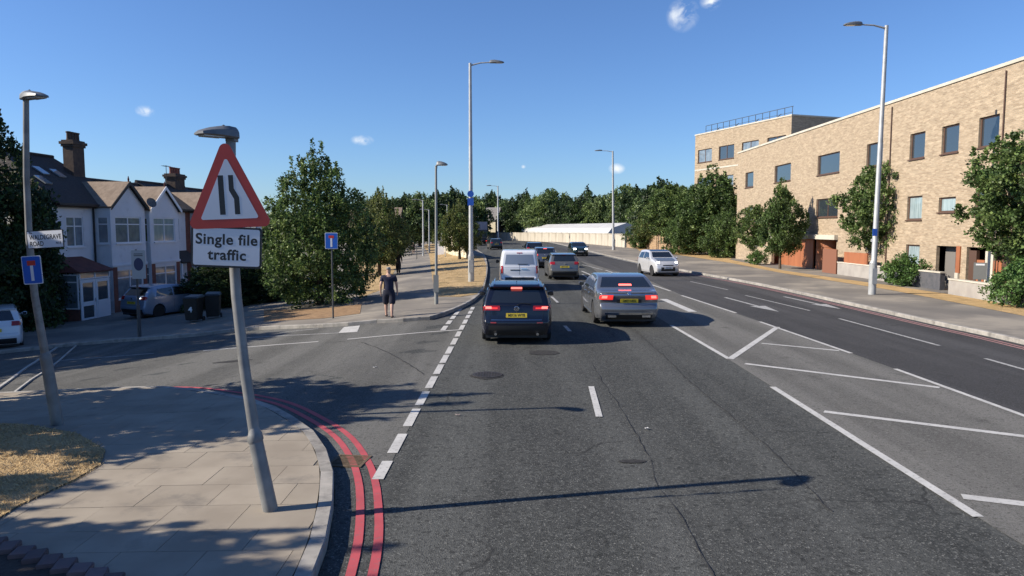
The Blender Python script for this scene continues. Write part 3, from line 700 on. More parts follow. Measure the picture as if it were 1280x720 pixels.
# far belt of trees, each its own crown
FB = 'trees beyond the retaining wall'
far = [(452,251,150,'far'),(474,247,170,'far2'),(493,250,175,'far'),(508,246,150,'far2'),(524,243,150,'far'),(548,244,165,'far2'),(570,239,172,'far2'),(590,247,180,'far'),(612,243,210,'far2'),(632,251,205,'far'),(650,246,190,'far2'),(659,240,185,'fircone'),
       (674,246,180,'far'),(690,239,175,'far'),(708,250,170,'far2'),(722,248,165,'far2'),(736,236,165,'fircone'),(750,247,160,'far'),(765,243,160,'far2'),(784,234,150,'far'),(800,238,145,'far2'),(818,240,135,'far'),(832,229,128,'far2'),(848,236,120,'far')]
FL = ['distant tree left of the cream house roof','dark distant tree right over the cream house roof','bushy distant tree just right of the cream house roof','dark distant tree left of the thin lamp pair','tall distant tree behind the thin lamp pair','dark tree between thin lamps and slim post',
 'tallest dark tree left of the big lamp post','green tree showing just left of the big lamp post','rounded dark tree right behind the grey-roofed house','small dark tree at the left end of the white shed','light green tree over the left end of the shed','narrow pointed dark tree over the shed, left part',
 'light green tree right of the narrow pointed one','tall light green tree over the shed centre','low dark tree at the pale-roofed building','dark tree right behind the pale-roofed building','tall pointed conifer over the shed','light tree between conifer and right lamp post',
 'dark tree directly behind the right far lamp post','tall light tree above the right end of the shed','dark tree just right of the shed end','light tree behind the brown brick wall end','tall dark tree over the small olive tree','tall distant tree over the sprawling green tree']
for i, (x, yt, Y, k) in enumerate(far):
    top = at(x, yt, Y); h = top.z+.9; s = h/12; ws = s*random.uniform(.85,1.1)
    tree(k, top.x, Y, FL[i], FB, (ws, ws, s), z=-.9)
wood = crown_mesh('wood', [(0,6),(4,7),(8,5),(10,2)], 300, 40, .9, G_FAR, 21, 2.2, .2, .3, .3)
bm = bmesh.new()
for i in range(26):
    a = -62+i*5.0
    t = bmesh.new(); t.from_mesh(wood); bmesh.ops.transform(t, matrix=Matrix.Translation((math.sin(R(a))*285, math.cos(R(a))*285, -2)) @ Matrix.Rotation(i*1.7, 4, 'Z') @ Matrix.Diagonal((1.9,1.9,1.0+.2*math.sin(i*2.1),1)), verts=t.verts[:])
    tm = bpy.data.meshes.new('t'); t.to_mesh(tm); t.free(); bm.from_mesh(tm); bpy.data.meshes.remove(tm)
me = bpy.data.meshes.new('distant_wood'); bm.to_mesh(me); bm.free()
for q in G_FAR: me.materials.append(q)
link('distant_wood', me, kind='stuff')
# left: tall dark evergreens behind the lamp post, and trees just outside the frame that shade the corner
LD = 'tall dark evergreens by the houses'
for (x, y, s, rz, lab) in [(-22.6,30.6,(.86,.86,1.0),1,'tall black-green evergreen at the left edge behind the lamp post'),(-22.2,33.0,(.45,.45,.72),2,'dark evergreen close against the end of the white house'),
                       (-23.6,27.6,(.9,.9,1.08),3,'darkest evergreen over the white car at the left edge')]:
    tree('hedge', x, y, lab, LD, s, rz)
tree('shade', -12.5, 10.35, 'leafy young tree left of the frame shading the kerb corner', 'trees left of the frame', (1.22,1.22,1.02), .3)
tree('shade', -11.3, 4.15, 'leafy tree beside the lorry shading the foreground pavement', 'trees left of the frame', (.8,.8,.92), 2.1)
tree('shade', -14.5, 5.8, 'leafy tree beside the straw patch left of the frame', 'trees left of the frame', (.85,.72,.95), 4.0)
tree('shade', -9.0, 3.4, 'small leafy tree closest to the brick edging left of the frame', 'trees left of the frame', (.75,.75,.72), 5.0)
tree('street', -24.6, 19.4, 'big round tree outside the frame shading the side road', LD, (1.5,1.35,1.5), 4.2)
tree('street', -26.0, 24.0, 'second big round tree outside the frame beyond the side road', LD, (1.5,1.4,1.6), 5.2)

# ---------------------------------------------------------------- lamp posts
M_GALV = mat('galvanised_steel', (.24,.245,.245), (.17,.175,.18), rough=.55, scale=5, metal=.3, c3=(.12,.12,.12), scale3=3, f3=(.55,.7), detail=6)
M_POLEW = mat('pale_painted_pole', (.40,.41,.41), (.33,.34,.34), rough=.5, metal=.2, scale=5)
M_POLED = mat('dark_painted_pole', (.05,.055,.06), rough=.5)
M_LAMPH = mat('lamp_head_grey', (.16,.17,.18), (.12,.13,.14), rough=.5, scale=10, metal=.3)
M_LENS = mat('lamp_lens', (.55,.56,.55), rough=.15)
def lamp_head(parent, p, dirv, ln, wd):
    """flat LED lantern from p along dirv (horizontal)"""
    d = Vector(dirv).normalized(); n = Vector((-d.y, d.x, 0)); mb = MB(); prof = [(-.06,.42,.8),(.0,.55,1.0),(.18,.70,1.05),(.4,.95,.95),(.7,1.0,.7),(.92,.85,.42),(1,.5,.2)]
    rings = []
    for t, w_, h_ in prof:
        c = Vector(p)+d*ln*t+Vector((0,0,.015*ln*math.sin(t*3)))
        W = wd/2*w_; Hh = wd*.44*h_
        rings.append([c-n*W, c-n*W*.9+Vector((0,0,Hh*.6)), c-n*W*.35+Vector((0,0,Hh)), c+n*W*.35+Vector((0,0,Hh)), c+n*W*.9+Vector((0,0,Hh*.6)), c+n*W, c+n*W*.8-Vector((0,0,Hh*.15)), c-n*W*.8-Vector((0,0,Hh*.15))])
    vs = [v for r_ in rings for v in r_]; k = 8; fs = []
    for i in range(len(rings)-1):
        for j in range(k): fs.append((i*k+j, i*k+(j+1)%k, (i+1)*k+(j+1)%k, (i+1)*k+j))
    fs.append(tuple(range(k-1,-1,-1))); fs.append(tuple((len(rings)-1)*k+j for j in range(k)))
    mb.add(vs, fs); o = mb.build('lamp_head', M_LAMPH, parent, smooth=35)
    l_ = MB(); c = Vector(p)+d*ln*.62; a = d*ln*.25; b = n*wd*.33
    l_.extr([c-a-b-Vector((0,0,wd*.02)), c+a-b-Vector((0,0,wd*.02)), c+a+b-Vector((0,0,wd*.02)), c-a+b-Vector((0,0,wd*.02))], (0,0,-wd*.05)); l_.build('lamp_lens', M_LENS, o)
    ps = MB(); ps.lathe([(.02*ln+.012,0),(.02*ln+.012,.05*ln+.02),(.006,.07*ln+.025)], c=tuple(Vector(p)+d*ln*.3+Vector((0,0,wd*.28))), seg=8); ps.build('photocell', M_POLED, o)
    return o
# big column with arm, verge left of the road
def column(base, H, arm, ang, r0, r1, label, group='tall lamp columns with one arm', shield=False, headl=.75, leanx=0, matl=None, collar=None):
    root = empty('street_lamp', base, 0, label, 'street lamp', group); m_ = matl or M_POLEW
    MB().tube([(0,0,-.05),(0,0,1.3 if H > 7 else .9)], [r0*1.35, r0*1.35], 14).build('base_sleeve', m_, root, smooth=40)
    MB().tube([(0,0,1.29 if H > 7 else .89),(leanx*.2,0,1.45 if H > 7 else 1.05),(leanx,0,H)], [r0*1.35, r0, r1], 14).build('column', m_, root, smooth=40)
    d = Vector((math.cos(ang), math.sin(ang), 0))
    if arm: MB().tube([(leanx,0,H-.12), Vector((leanx,0,H-.04))+d*arm*.5+Vector((0,0,.05)), Vector((leanx,0,H+.04))+d*arm], [.045,.035,.03], 8).build('arm', m_, root, smooth=40)
    lamp_head(root, Vector((leanx,0,H+.02))+d*arm, d, headl, .30)
    MB().box(-.10,.10,-r0*1.5,-r0*1.34,.45,1.1).build('access_door', m_, root)
    return root
p = G(589,352,.12); c3 = column((p[0],p[1],.12), 11.25, 1.05, 0, .12, .075, 'tall pale lamp post on the straw verge, arm over the road', headl=.7)
s_ = MB(); s_.lathe([(.0,-.014),(.17,-.014),(.17,.014),(.0,.014)], c=(0,-.17,4.55), seg=20, axis='y'); o = s_.build('round_sign', mat('sign_blue', (.02,.09,.42), rough=.35), c3)
MB().box(-.03,.03,-.165,-.10,4.45,4.65).build('bracket', M_GALV, c3)
s_ = MB(); s_.box(-.16,.16,-.19,-.16,3.95,4.33); s_.build('small_plate', MATS['sign_blue'], c3)
# right-hand tall column
p = G(1090,368,.12); c4 = column((p[0],p[1],.12), 11.0, 1.05, R(180), .115, .075, 'tall pale lamp post on the right pavement before the round tree', headl=.7, leanx=.14)
MB().box(-.16,.02,-.18,-.15,2.45,2.75).build('small_plate', MATS['sign_blue'], c4)
MB().box(-.05,.25,.16,.18,2.2,2.32).build('small_plate', mat('plate_white', (.7,.7,.7), rough=.4), c4)
p = G(767,312.5,.12); column((p[0],p[1],.12), 12.4, 1.4, R(180), .15, .10, 'tall lamp post before the end of the white retaining wall', headl=.9, leanx=-.25)
p = at(622.5,300,135); column((p[0],135,-.2), 10.9, 1.3, R(180), .17, .11, 'distant lamp post in front of the grey-roofed house', headl=.9)
for (x, yb, yt, Y, lab) in [(529,302,250,95,'thin distant lamp post, leftmost over the footpath'), (536.5,300,262,110,'thin distant lamp post right of the leftmost one'), (559,292,256,140,'short distant lamp post behind the cream wall')]:
    b = at(x, yb, Y); t_ = at(x, yt, Y); b.z = ter(b.x, b.y)
    column((b.x, Y, b.z), t_.z-b.z, .8, R(180) if x < 550 else R(180), .11, .08, lab, 'distant lamp posts along the footpath', headl=.6)
p = G(545.5,380,.12); t_ = at(546.5,207,p[1]); column((p[0],p[1],.12+ter(*p)), t_.z-ter(*p)-.12, .05, 0, .055, .04, 'slim footpath lamp post behind the walking man', 'slim lamp post by the footpath', headl=.38, leanx=.03, matl=mat('weathered_pole', (.22,.23,.22), rough=.6))
Z3 = Vector((0,0,1)); X3 = Vector((1,0,0))
# corner lamp with the street name (leans to the left)
p = G(72,531,.12); z0 = ter(*p)+.12; tp = at(35,122,p[1]-.35)
root = empty('street_lamp', (p[0],p[1],z0), 0, 'lamp post with street name plate and blue no-through-road sign', 'street lamp')
top = Vector((tp.x-p[0], -.35, tp.z-z0)); u = top/top.z
def along(pl, b, y0, y1, z0):
    out = []
    for (a_, c_) in pl:
        f_ = (pl[0][1]-c_)/(pl[0][1]-pl[-1][1]); v = at(a_, c_, y0+(y1-y0)*f_); out.append(v-Vector((b[0], b[1], z0)))
    return out
cp_ = along([(72,531),(57,446),(43.5,370),(36.5,300),(33,220),(32.5,122)], p, p[1], p[1]-.35, z0); top = cp_[-1]
MB().tube([cp_[0]-Z3*.1, cp_[0], cp_[1]], [.085,.085,.078], 16).build('base_sleeve', M_GALV, root, smooth=40)
MB().tube([cp_[1]]+cp_[2:], [.055,.050,.046,.042,.038], 16).build('column', M_GALV, root, smooth=40)
MB().tube([cp_[1]-Z3*.05, cp_[1], cp_[1]+Z3*.08], [.08,.082,.052], 16).build('collar', M_GALV, root, smooth=40)
lamp_head(root, top+Vector((-.03,0,-.02)), (1,-.5,0), .46, .22)
CORNER = root; CP = Vector((p[0], p[1], z0)); CU = u
# near lamp carrying the warning sign
p = G(338,637,.12); z0 = ter(*p)+.12; tp = at(288.5,172,p[1]+.22); root = empty('street_lamp', (p[0],p[1],z0), 0, 'near grey lamp post leaning left, carrying the triangular warning sign', 'street lamp')
top = Vector((tp.x-p[0], .22, tp.z-z0)); u = top/top.z
cp_ = along([(338,637),(319,548),(305,455),(295.5,370),(291,300),(288.5,230),(288.5,172)], p, p[1], p[1]+.22, z0); top = cp_[-1]
MB().tube([cp_[0]-Z3*.1, cp_[0], cp_[1]], [.074,.074,.068], 20).build('base_sleeve', M_GALV, root, smooth=40)
MB().tube([cp_[1]-Z3*.04, cp_[1], cp_[1]+Z3*.05, cp_[1]+Z3*.11-X3*.01], [.070,.080,.066,.048], 20).build('collar', M_GALV, root, smooth=40)
MB().tube(cp_[1:], [.054,.052,.050,.049,.048,.047], 20).build('column', M_GALV, root, smooth=40)
hd = lamp_head(root, top+Vector((.045,0,0)), (-1,-1.0,0), .38, .22)
MB().box(-.045,.045,-.05,.05,-.05,.06).build('lamp_knuckle', M_LAMPH, root, loc=tuple(top+Vector((.01,0,.01))))
NEARL = root; NU = u; NB = Vector((p[0], p[1], z0))
# ---------------------------------------------------------------- signs
M_SRED = mat('sign_red', (.50,.045,.035), (.42,.04,.03), rough=.4, scale=3)
M_SWHITE = mat('sign_white', (.66,.68,.72), (.60,.62,.66), rough=.35, scale=2)
M_SBLACK = mat('sign_black', (.012,.014,.018), rough=.4)
M_SGREY = mat('sign_back_grey', (.25,.26,.27), rough=.5, metal=.5)
M_SBLUE = mat('sign_blue_face', (.015,.10,.45), rough=.35)
def rounded(poly, r, k=5):
    out = []; n = len(poly)
    for i in range(n):
        p, a, b = Vector(poly[i]), Vector(poly[i-1]), Vector(poly[(i+1) % n]); u1 = (a-p).normalized(); u2 = (b-p).normalized()
        ang = u1.angle(u2); d = r/math.tan(ang/2); s, e = p+u1*d, p+u2*d
        c = p+(u1+u2).normalized()*(r/math.sin(ang/2))
        a0 = math.atan2((s-c).y, (s-c).x); a1 = math.atan2((e-c).y, (e-c).x); da = (a1-a0+math.pi) % (2*math.pi)-math.pi
        out += [(c.x+r*math.cos(a0+da*j/k), c.y+r*math.sin(a0+da*j/k)) for j in range(k+1)]
    return out
def plate(name, poly, y0, y1, m_, parent):     # poly in local xz, faces -y ; y0 front
    return MB().extr([(q[0], y0, q[1]) for q in poly], (0, y1-y0, 0)).build(name, m_, parent)
def sign_root(name, centre, yaw, roll, label, cat):
    o = empty(name, centre, 0, label, cat); o.rotation_euler = (0, roll, yaw); return o
Ys = NB.y-.09
# corners of the triangle in the picture: apex (283,178) left (238,281) right (333,276)
ctr = at(285.5, 243, Ys); TR = sign_root('warning_sign', ctr, R(8), R(-2.2), 'red bordered triangular warning sign of a road narrowing on the right', 'road sign')
sx = Ys/900
tri = [(-.394,-.315),(.394,-.315),(0,.555)]
plate('backing', rounded(tri, .055), -.006, 0, M_SGREY, TR)
plate('red_border', rounded(tri, .055), -.0070, -.0062, M_SRED, TR)
inn = [(-.268,-.232),(.268,-.232),(0,.355)]
plate('white_face', rounded(inn, .018), -.0078, -.0072, M_SWHITE, TR)
plate('symbol_bar', [(-.085,-.19),(-.035,-.19),(-.035,.18),(-.085,.18)], -.0084, -.0080, M_SBLACK, TR)
plate('symbol_bar', [(.050,-.19),(.098,-.19),(.098,-.03),(.055,.055),(.055,.18),(.010,.18),(.010,.035),(.050,-.045)], -.0084, -.0080, M_SBLACK, TR)
for dz in (-.22, .12):
    MB().box(-.09,.09,.0,.03,dz-.02,dz+.02).build('channel', M_GALV, TR)
ctr = at(283.5, 309, Ys); PL = sign_root('sign_plate', ctr, R(8), R(2.6), 'white plate reading Single file traffic under the triangle', 'road sign')
pl = rounded([(-.322,-.195),(.322,-.195),(.322,.195),(-.322,.195)], .03)
plate('backing', pl, -.006, 0, M_SGREY, PL); plate('black_border', pl, -.0070, -.0062, M_SBLACK, PL)
plate('white_face', rounded([(-.303,-.176),(.303,-.176),(.303,.176),(-.303,.176)], .02), -.0078, -.0072, M_SWHITE, PL)
RX = Matrix.Rotation(R(90), 4, 'X')
text_obj('Single file', .140, M_SBLACK, PL, Matrix.Translation((0,-.0083,.068)) @ RX, .0002, bold=.0035, spacing=1.06)
text_obj('traffic', .140, M_SBLACK, PL, Matrix.Translation((0.005,-.0083,-.078)) @ RX, .0002, bold=.0035, spacing=1.06)
MB().box(-.09,.09,.0,.03,-.02,.02).build('channel', M_GALV, PL)
Yc = CP.y-.43
ctr = at(57, 299, Yc); NP_ = sign_root('street_name_sign', ctr, R(-6), R(-3.0), 'white street name plate reading Waldegrave Road', 'street sign')
W2, H2 = .275, .125
pl = [(-W2,-H2),(W2,-H2),(W2,H2),(-W2,H2)]
plate('black_frame', pl, -.008, 0, M_SBLACK, NP_); plate('white_face', [(a*.965, b*.93) for a, b in pl], -.0115, -.0085, M_SWHITE, NP_)
text_obj('WALDEGRAVE', .092, M_SBLACK, NP_, Matrix.Translation((-.235,-.0118,.028)) @ RX, .0002, bold=.0022, align='LEFT', xs=.80)
text_obj('ROAD', .092, M_SBLACK, NP_, Matrix.Translation((-.235,-.0118,-.062)) @ RX, .0002, bold=.0022, align='LEFT', xs=.80)
text_obj('N13', .045, M_SBLACK, NP_, Matrix.Translation((.2,-.0125,-.06)) @ RX, .0002, bold=.001)
text_obj('The', .03, M_SBLACK, NP_, Matrix.Translation((-.21,-.0125,.095)) @ RX, .0002, bold=.001)
MB().box(-.22,-.12,.001,.05,-.03,.03).build('bracket', M_GALV, NP_)
def no_through(ctr, w_, h_, roll, label, yaw=0):
    o = sign_root('no_through_road_sign', ctr, yaw, roll, label, 'road sign')
    pl = rounded([(-w_/2,-h_/2),(w_/2,-h_/2),(w_/2,h_/2),(-w_/2,h_/2)], w_*.07)
    plate('white_border', pl, -.006, 0, M_SWHITE, o); plate('blue_face', [(a*.92, b*.94) for a, b in pl], -.009, -.0065, M_SBLUE, o)
    plate('white_bar', [(-w_*.075,-h_*.38),(w_*.075,-h_*.38),(w_*.075,h_*.16),(-w_*.075,h_*.16)], -.012, -.0095, M_SWHITE, o)
    plate('red_bar', [(-w_*.21,h_*.16),(w_*.21,h_*.16),(w_*.21,h_*.33),(-w_*.21,h_*.33)], -.012, -.0095, M_SRED, o)
    MB().box(-w_*.2,w_*.2,.001,.03,-.02,.02).build('channel', M_GALV, o); return o
no_through(at(40.5, 337.5, Yc), .275, .40, R(-3.5), 'blue no-through-road sign with red bar, on the corner lamp post')
# second blue sign on its own pole in front of the dense tree
p = G(416,398,.12); zz = ter(*p)+.12; cc_ = at(414.5,301,p[1])
po = empty('sign_post', (cc_.x, p[1], zz), 0, 'thin dark post in front of the dense tree holding a small blue sign', 'post')
MB().tube([(0,0,-.05),(0,0,cc_.z-zz+.3)], .03, 8).build('post', M_POLED, po)
no_through(cc_+Vector((0,-.035,0)), .44, .56, 0, 'small blue no-through-road sign before the dense dark tree')
# lit-box bollard sign on black post by the silver car
p = G(174.5,421,.12); zz = ter(*p)+.12; t_ = at(173.5,330,p[1])
po = empty('sign_post', (p[0], p[1], zz), 0, 'black post at the far side road kerb, holding the tall grey sign', 'post')
MB().tube([(0,0,-.05),(0,0,1.1)], .06, 10).build('base', M_POLED, po); MB().tube([(0,0,1.09),(0,0,t_.z-zz+.5)], .035, 10).build('pole', M_POLED, po)
gs = sign_root('parking_zone_sign', at(173.5,331,p[1]-.07), R(12), 0, 'tall grey plate with dark oval before the white houses', 'road sign')
plate('grey_face', rounded([(-.22,-.48),(.22,-.48),(.22,.50),(-.22,.50)], .03), -.03, 0, mat('dim_sign_grey', (.38,.38,.38), rough=.5), gs)
plate('dark_oval', [(.15*math.cos(a/24*6.2832), .02+.22*math.sin(a/24*6.2832)) for a in range(24)], -.034, -.0305, mat('oval_blue', (.03,.04,.10), rough=.4), gs)
for dz in (.30, .36): plate('text_line', [(-.14,dz),(.14,dz),(.14,dz+.025),(-.14,dz+.025)], -.034, -.0305, M_SBLACK, gs)
# grey marker board on the right verge
p = G(1223.5,367,.12); mbd = empty('marker_post', (p[0],p[1],.12), 0, 'dark grey marker board on a short post by the garden gate', 'marker post')
mbd.rotation_euler = (0,0,R(-32))
MB().box(-.06,.06,-.03,.03,0,.75).build('post', mat('post_grey', (.09,.09,.09), rough=.7), mbd)
MB().box(-.24,.24,-.045,-.031,.6,1.32).build('board', mat('board_grey', (.14,.145,.145), rough=.6), mbd)
MB().box(-.16,.16,-.050,-.046,1.2,1.27).build('white_label', M_SWHITE, mbd)
# small posts on the footpath
for (x, y, h_, lab) in [(521,324,1.6,'thin dark post at the left footpath centre'), (557,321,2.2,'thin pale post before the cream wall')]:
    p = G(x, y, .12); q = empty('path_post', (p[0],p[1],ter(*p)+.12), 0, lab, 'post')
    MB().tube([(0,0,-.05),(0,0,h_)], .045, 8).build('post', M_POLED if x == 521 else M_POLEW, q)
    MB().lathe([(.06,0),(.06,.06),(.045,.08)], seg=10).build('foot', M_POLED, q)
# ---------------------------------------------------------------- vehicles
def paint(name, c, metal=.4, rough=.28, coat=1.0): return mat(name, c, rough=rough, metal=metal, coat=coat)
M_GLASS = mat('car_glass', (.012,.015,.018), rough=.04, spec=.9, coat=.6)
M_GLASS_L = mat('car_glass_light', (.05,.06,.07), rough=.06, spec=.9, coat=.6)
M_TYRE = mat('tyre_rubber', (.014,.014,.015), (.022,.022,.022), rough=.9, scale=20)
M_RIM = mat('alloy_rim', (.42,.43,.45), rough=.3, metal=.9)
M_TRIM = mat('black_trim', (.015,.016,.018), rough=.5)
M_CHROME = mat('chrome', (.75,.76,.78), rough=.12, metal=1)
M_TAIL = mat('tail_light_red', (.30,.01,.012), rough=.15, coat=.8)
M_TAIL_ON = mat('tail_light_lit', (.55,.02,.02), rough=.2, emit=(1,.05,.04), estr=.5)
M_TAIL_HOT = mat('brake_lamp_lit', (.8,.1,.08), rough=.2, emit=(1,.16,.13), estr=1.6)
M_HEAD = mat('headlamp_glass', (.35,.37,.4), rough=.1, coat=.8)
M_HEAD_ON = mat('headlamp_lit', (.9,.9,.85), rough=.2, emit=(1,.95,.85), estr=5)
M_YPLATE = mat('plate_yellow', (.62,.47,.04), rough=.4)
M_WPLATE = mat('plate_white_reg', (.66,.66,.64), rough=.4)
M_INK = mat('plate_ink', (.01,.01,.01), rough=.5)

class Car:
    """a body lofted from its side outline: points up the rear, along the top, down the front, back along the sill and wheel arches"""
    def __init__(s, name, label, cat, prof, Lg, W, H, belt, wheels, wr, paintm, tumble=.2, bulge=.07, taper=(.10,.16), sub=4, archgap=.05, nose=.12, group=None, sill=.2, crease=.07):
        s.root = empty(name, (0,0,0), 0, label, cat, group)
        s.L, s.W, s.H, s.belt, s.tumble, s.bulge, s.taper, s.nose = Lg, W, H, belt, tumble, bulge, taper, nose
        s.sub = sub; s.r = crease
        top = []
        n = len(prof)
        for i in range(n-1):
            p0, p1, p2, p3 = prof[max(i-1,0)], prof[i], prof[i+1], prof[min(i+2,n-1)]
            for j in range(sub):
                t = j/sub; q = []
                for a in (0, 1):
                    m1 = (p2[a]-p0[a])*.38; m2 = (p3[a]-p1[a])*.38
                    d1 = math.dist(p1, p2)/max(1e-6, math.dist(p0, p2)/2); 
                    m1 *= min(1.3, d1); m2 *= min(1.3, math.dist(p1, p2)/max(1e-6, math.dist(p1, p3)/2))
                    q.append((2*t**3-3*t*t+1)*p1[a]+(t**3-2*t*t+t)*m1+(-2*t**3+3*t*t)*p2[a]+(t**3-t*t)*m2)
                top.append(tuple(q))
        top.append(prof[-1]); s.ntop = len(top)
        bot = []
        ya, yb = wheels
        R_ = wr+archgap
        for yc in (yb, ya):
            zc = wr; a0 = math.asin(max(-1, min(1, (sill-zc)/R_)))
            for k in range(11):
                a = a0+(math.pi-2*a0)*k/10; bot.append((yc+R_*math.cos(a), zc+R_*math.sin(a)))
        s.out = top+bot
        s.N = len(s.out)
        s.nrm = []
        for i in range(s.N):
            a, b = s.out[i-1], s.out[(i+1) % s.N]; dy, dz = b[0]-a[0], b[1]-a[1]; l_ = math.hypot(dy, dz) or 1
            s.nrm.append((-dz/l_, dy/l_))     # outward for a clockwise (rear-up-front) outline
        s.build_body(paintm)
    def w(s, y, z):
        f = 1.0
        if z > s.belt: f -= s.tumble*((z-s.belt)/(s.H-s.belt))**1.15
        if z < .45: f -= .06*((.45-z)/.3)**2
        f -= .025*max(0, 1-abs(z-s.belt)/.12)*(z <= s.belt)
        if y < .7: f -= s.taper[0]*max(0, 1-y/.7)**2
        d = s.L-y
        if d < 1.0: f -= s.taper[1]*max(0, 1-d/1.0)**2
        return s.W/2*f
    def T(s, x, y, z):
        q = (x/(s.W/2))**2
        y2 = y+s.bulge*q*max(0, 1-y/.8)-s.nose*q*max(0, 1-(s.L-y)/1.0)
        return (x, y2, z)
    def P(s, t, sx, off=0):
        i = int(math.floor(t)) % s.N; f = t-math.floor(t); j = (i+1) % s.N
        y = s.out[i][0]*(1-f)+s.out[j][0]*f; z = s.out[i][1]*(1-f)+s.out[j][1]*f
        ny = s.nrm[i][0]*(1-f)+s.nrm[j][0]*f; nz = s.nrm[i][1]*(1-f)+s.nrm[j][1]*f
        r = s.r if i < s.ntop else .012
        w_ = s.w(y, z); ax = abs(sx)*w_; ins = 0
        if ax > w_-r:
            q = (ax-(w_-r))/r; ins = r*(1-math.sqrt(max(0, 1-q*q*.98)))
        y -= ny*(ins-off); z -= nz*(ins-off)
        if ins > 0: ax += off*.7
        return s.T(math.copysign(min(ax, w_+off), sx), y, z)
    def build_body(s, pm):
        s0 = [0,.3,.6,.8]; wv = s.W/2; e = [1-s.r/wv*k for k in (1.0,.75,.5,.28,.12,0)]
        ss = sorted(set([-v for v in s0+e]+s0+e)); m = len(ss)
        vs = []; 
        for i in range(s.N):
            for q in ss: vs.append(s.P(i, q))
        fs = []; N_ = s.N
        for i in range(N_):
            for j in range(m-1):
                a = i*m+j; b = ((i+1) % N_)*m+j; fs.append((a, a+1, b+1, b))
        # sides
        rim_l = [i*m for i in range(N_)]; rim_r = [i*m+m-1 for i in range(N_)]
        poly = []
        for i in range(N_):
            y, z = s.out[i]; r = s.r if i < s.ntop else .012; ins = r*(1-math.sqrt(.02)); poly.append((y-s.nrm[i][0]*ins, z-s.nrm[i][1]*ins))
        inner = []
        y = .1
        while y < s.L:
            z = .3
            while z < s.H:
                if s.inside(y, z, poly, .035): inner.append((y, z))
                z += .11
            y += .16
        allp = [Vector(p) for p in poly+inner]
        res = delaunay_2d_cdt(allp, [(i, (i+1) % N_) for i in range(N_)], [], 1, 1e-6)
        pv, pe, pf = res[0], res[1], res[2]; orig = res[3]
        for sg, rim in ((-1, rim_l), (1, rim_r)):
            idx = []
            for k, p in enumerate(pv):
                o = orig[k]
                if o and o[0] < N_: idx.append(rim[o[0]])
                else:
                    vs.append(s.T(sg*s.w(p.x, p.y), p.x, p.y)); idx.append(len(vs)-1)
            for f in pf: fs.append(tuple(idx[i] for i in f))
        mb = MB(); mb.add(vs, fs); s.body = mb.build('body', pm, s.root, smooth=38)
    def inside(s, y, z, poly, marg=0):
        r = False; n = len(poly)
        for i in range(n):
            a, b = poly[i], poly[i-1]
            if (a[1] > z) != (b[1] > z) and y < (b[0]-a[0])*(z-a[1])/(b[1]-a[1])+a[0]: r = not r
            if marg:
                d = Vector((b[0]-a[0], b[1]-a[1])); l2 = d.length_squared or 1e-9; t = max(0, min(1, ((y-a[0])*d.x+(z-a[1])*d.y)/l2))
                if math.hypot(y-a[0]-d.x*t, z-a[1]-d.y*t) < marg: return False
        return r
    def wrap(s, name, t0, t1, s0, s1, m_, parent=None, off=.006, nt=6, ns=8, trim=0, thick=.012):
        """a panel lying on the wrap-round surface between outline stations t0..t1"""
        t0 *= s.sub; t1 *= s.sub; mb = MB(); g1 = []; g2 = []
        for i in range(nt+1):
            for j in range(ns+1):
                a = t0+(t1-t0)*i/nt; k0, k1 = (s0, s1) if not trim else (s0+(trim if s0 < 0 else 0)*i/nt, s1-trim*i/nt)
                b = k0+(k1-k0)*j/ns; g1.append(s.P(a, b, off)); g2.append(s.P(a, b, off-thick))
        n = len(g1); f = []
        for i in range(nt):
            for j in range(ns): a = i*(ns+1)+j; f.append((a, a+1, a+ns+2, a+ns+1))
        rim = [j for j in range(ns+1)]+[i*(ns+1)+ns for i in range(1, nt+1)]+[nt*(ns+1)+j for j in range(ns-1, -1, -1)]+[i*(ns+1) for i in range(nt-1, 0, -1)]
        for i in range(len(rim)): a, b = rim[i], rim[(i+1) % len(rim)]; f.append((a, a+n, b+n, b))
        mb.add(g1+g2, f); return mb.build(name, m_, parent or s.root, smooth=35)
    def side(s, name, poly, sg, m_, parent=None, off=.005):
        pts = []
        for i in range(len(poly)):
            a, b = poly[i], poly[(i+1) % len(poly)]; k = max(1, int(math.dist(a, b)/.14))
            pts += [(a[0]+(b[0]-a[0])*j/k, a[1]+(b[1]-a[1])*j/k) for j in range(k)]
        n = len(pts); inner = []
        ys = [p[0] for p in pts]; zs = [p[1] for p in pts]; y = min(ys)+.08
        while y < max(ys):
            z = min(zs)+.06
            while z < max(zs):
                if s.inside(y, z, pts, .03): inner.append((y, z))
                z += .09
            y += .14
        res = delaunay_2d_cdt([Vector(p) for p in pts+inner], [(i, (i+1) % n) for i in range(n)], [], 1, 1e-6)
        vs = [s.T(sg*(s.w(p.x, p.y)+off), p.x, p.y) for p in res[0]]; fs = [tuple(f) for f in res[2]]
        base = len(vs); om = {}
        for k, o in enumerate(res[3]):
            if o and o[0] < n: om[o[0]] = k
        for i in range(n): vs.append(s.T(sg*(s.w(*pts[i])-.01), *pts[i]))
        for i in range(n):
            if i in om and (i+1) % n in om: fs.append((om[i], om[(i+1) % n], base+(i+1) % n, base+i))
        return MB().add(vs, fs).build(name, m_, parent or s.root, smooth=35)
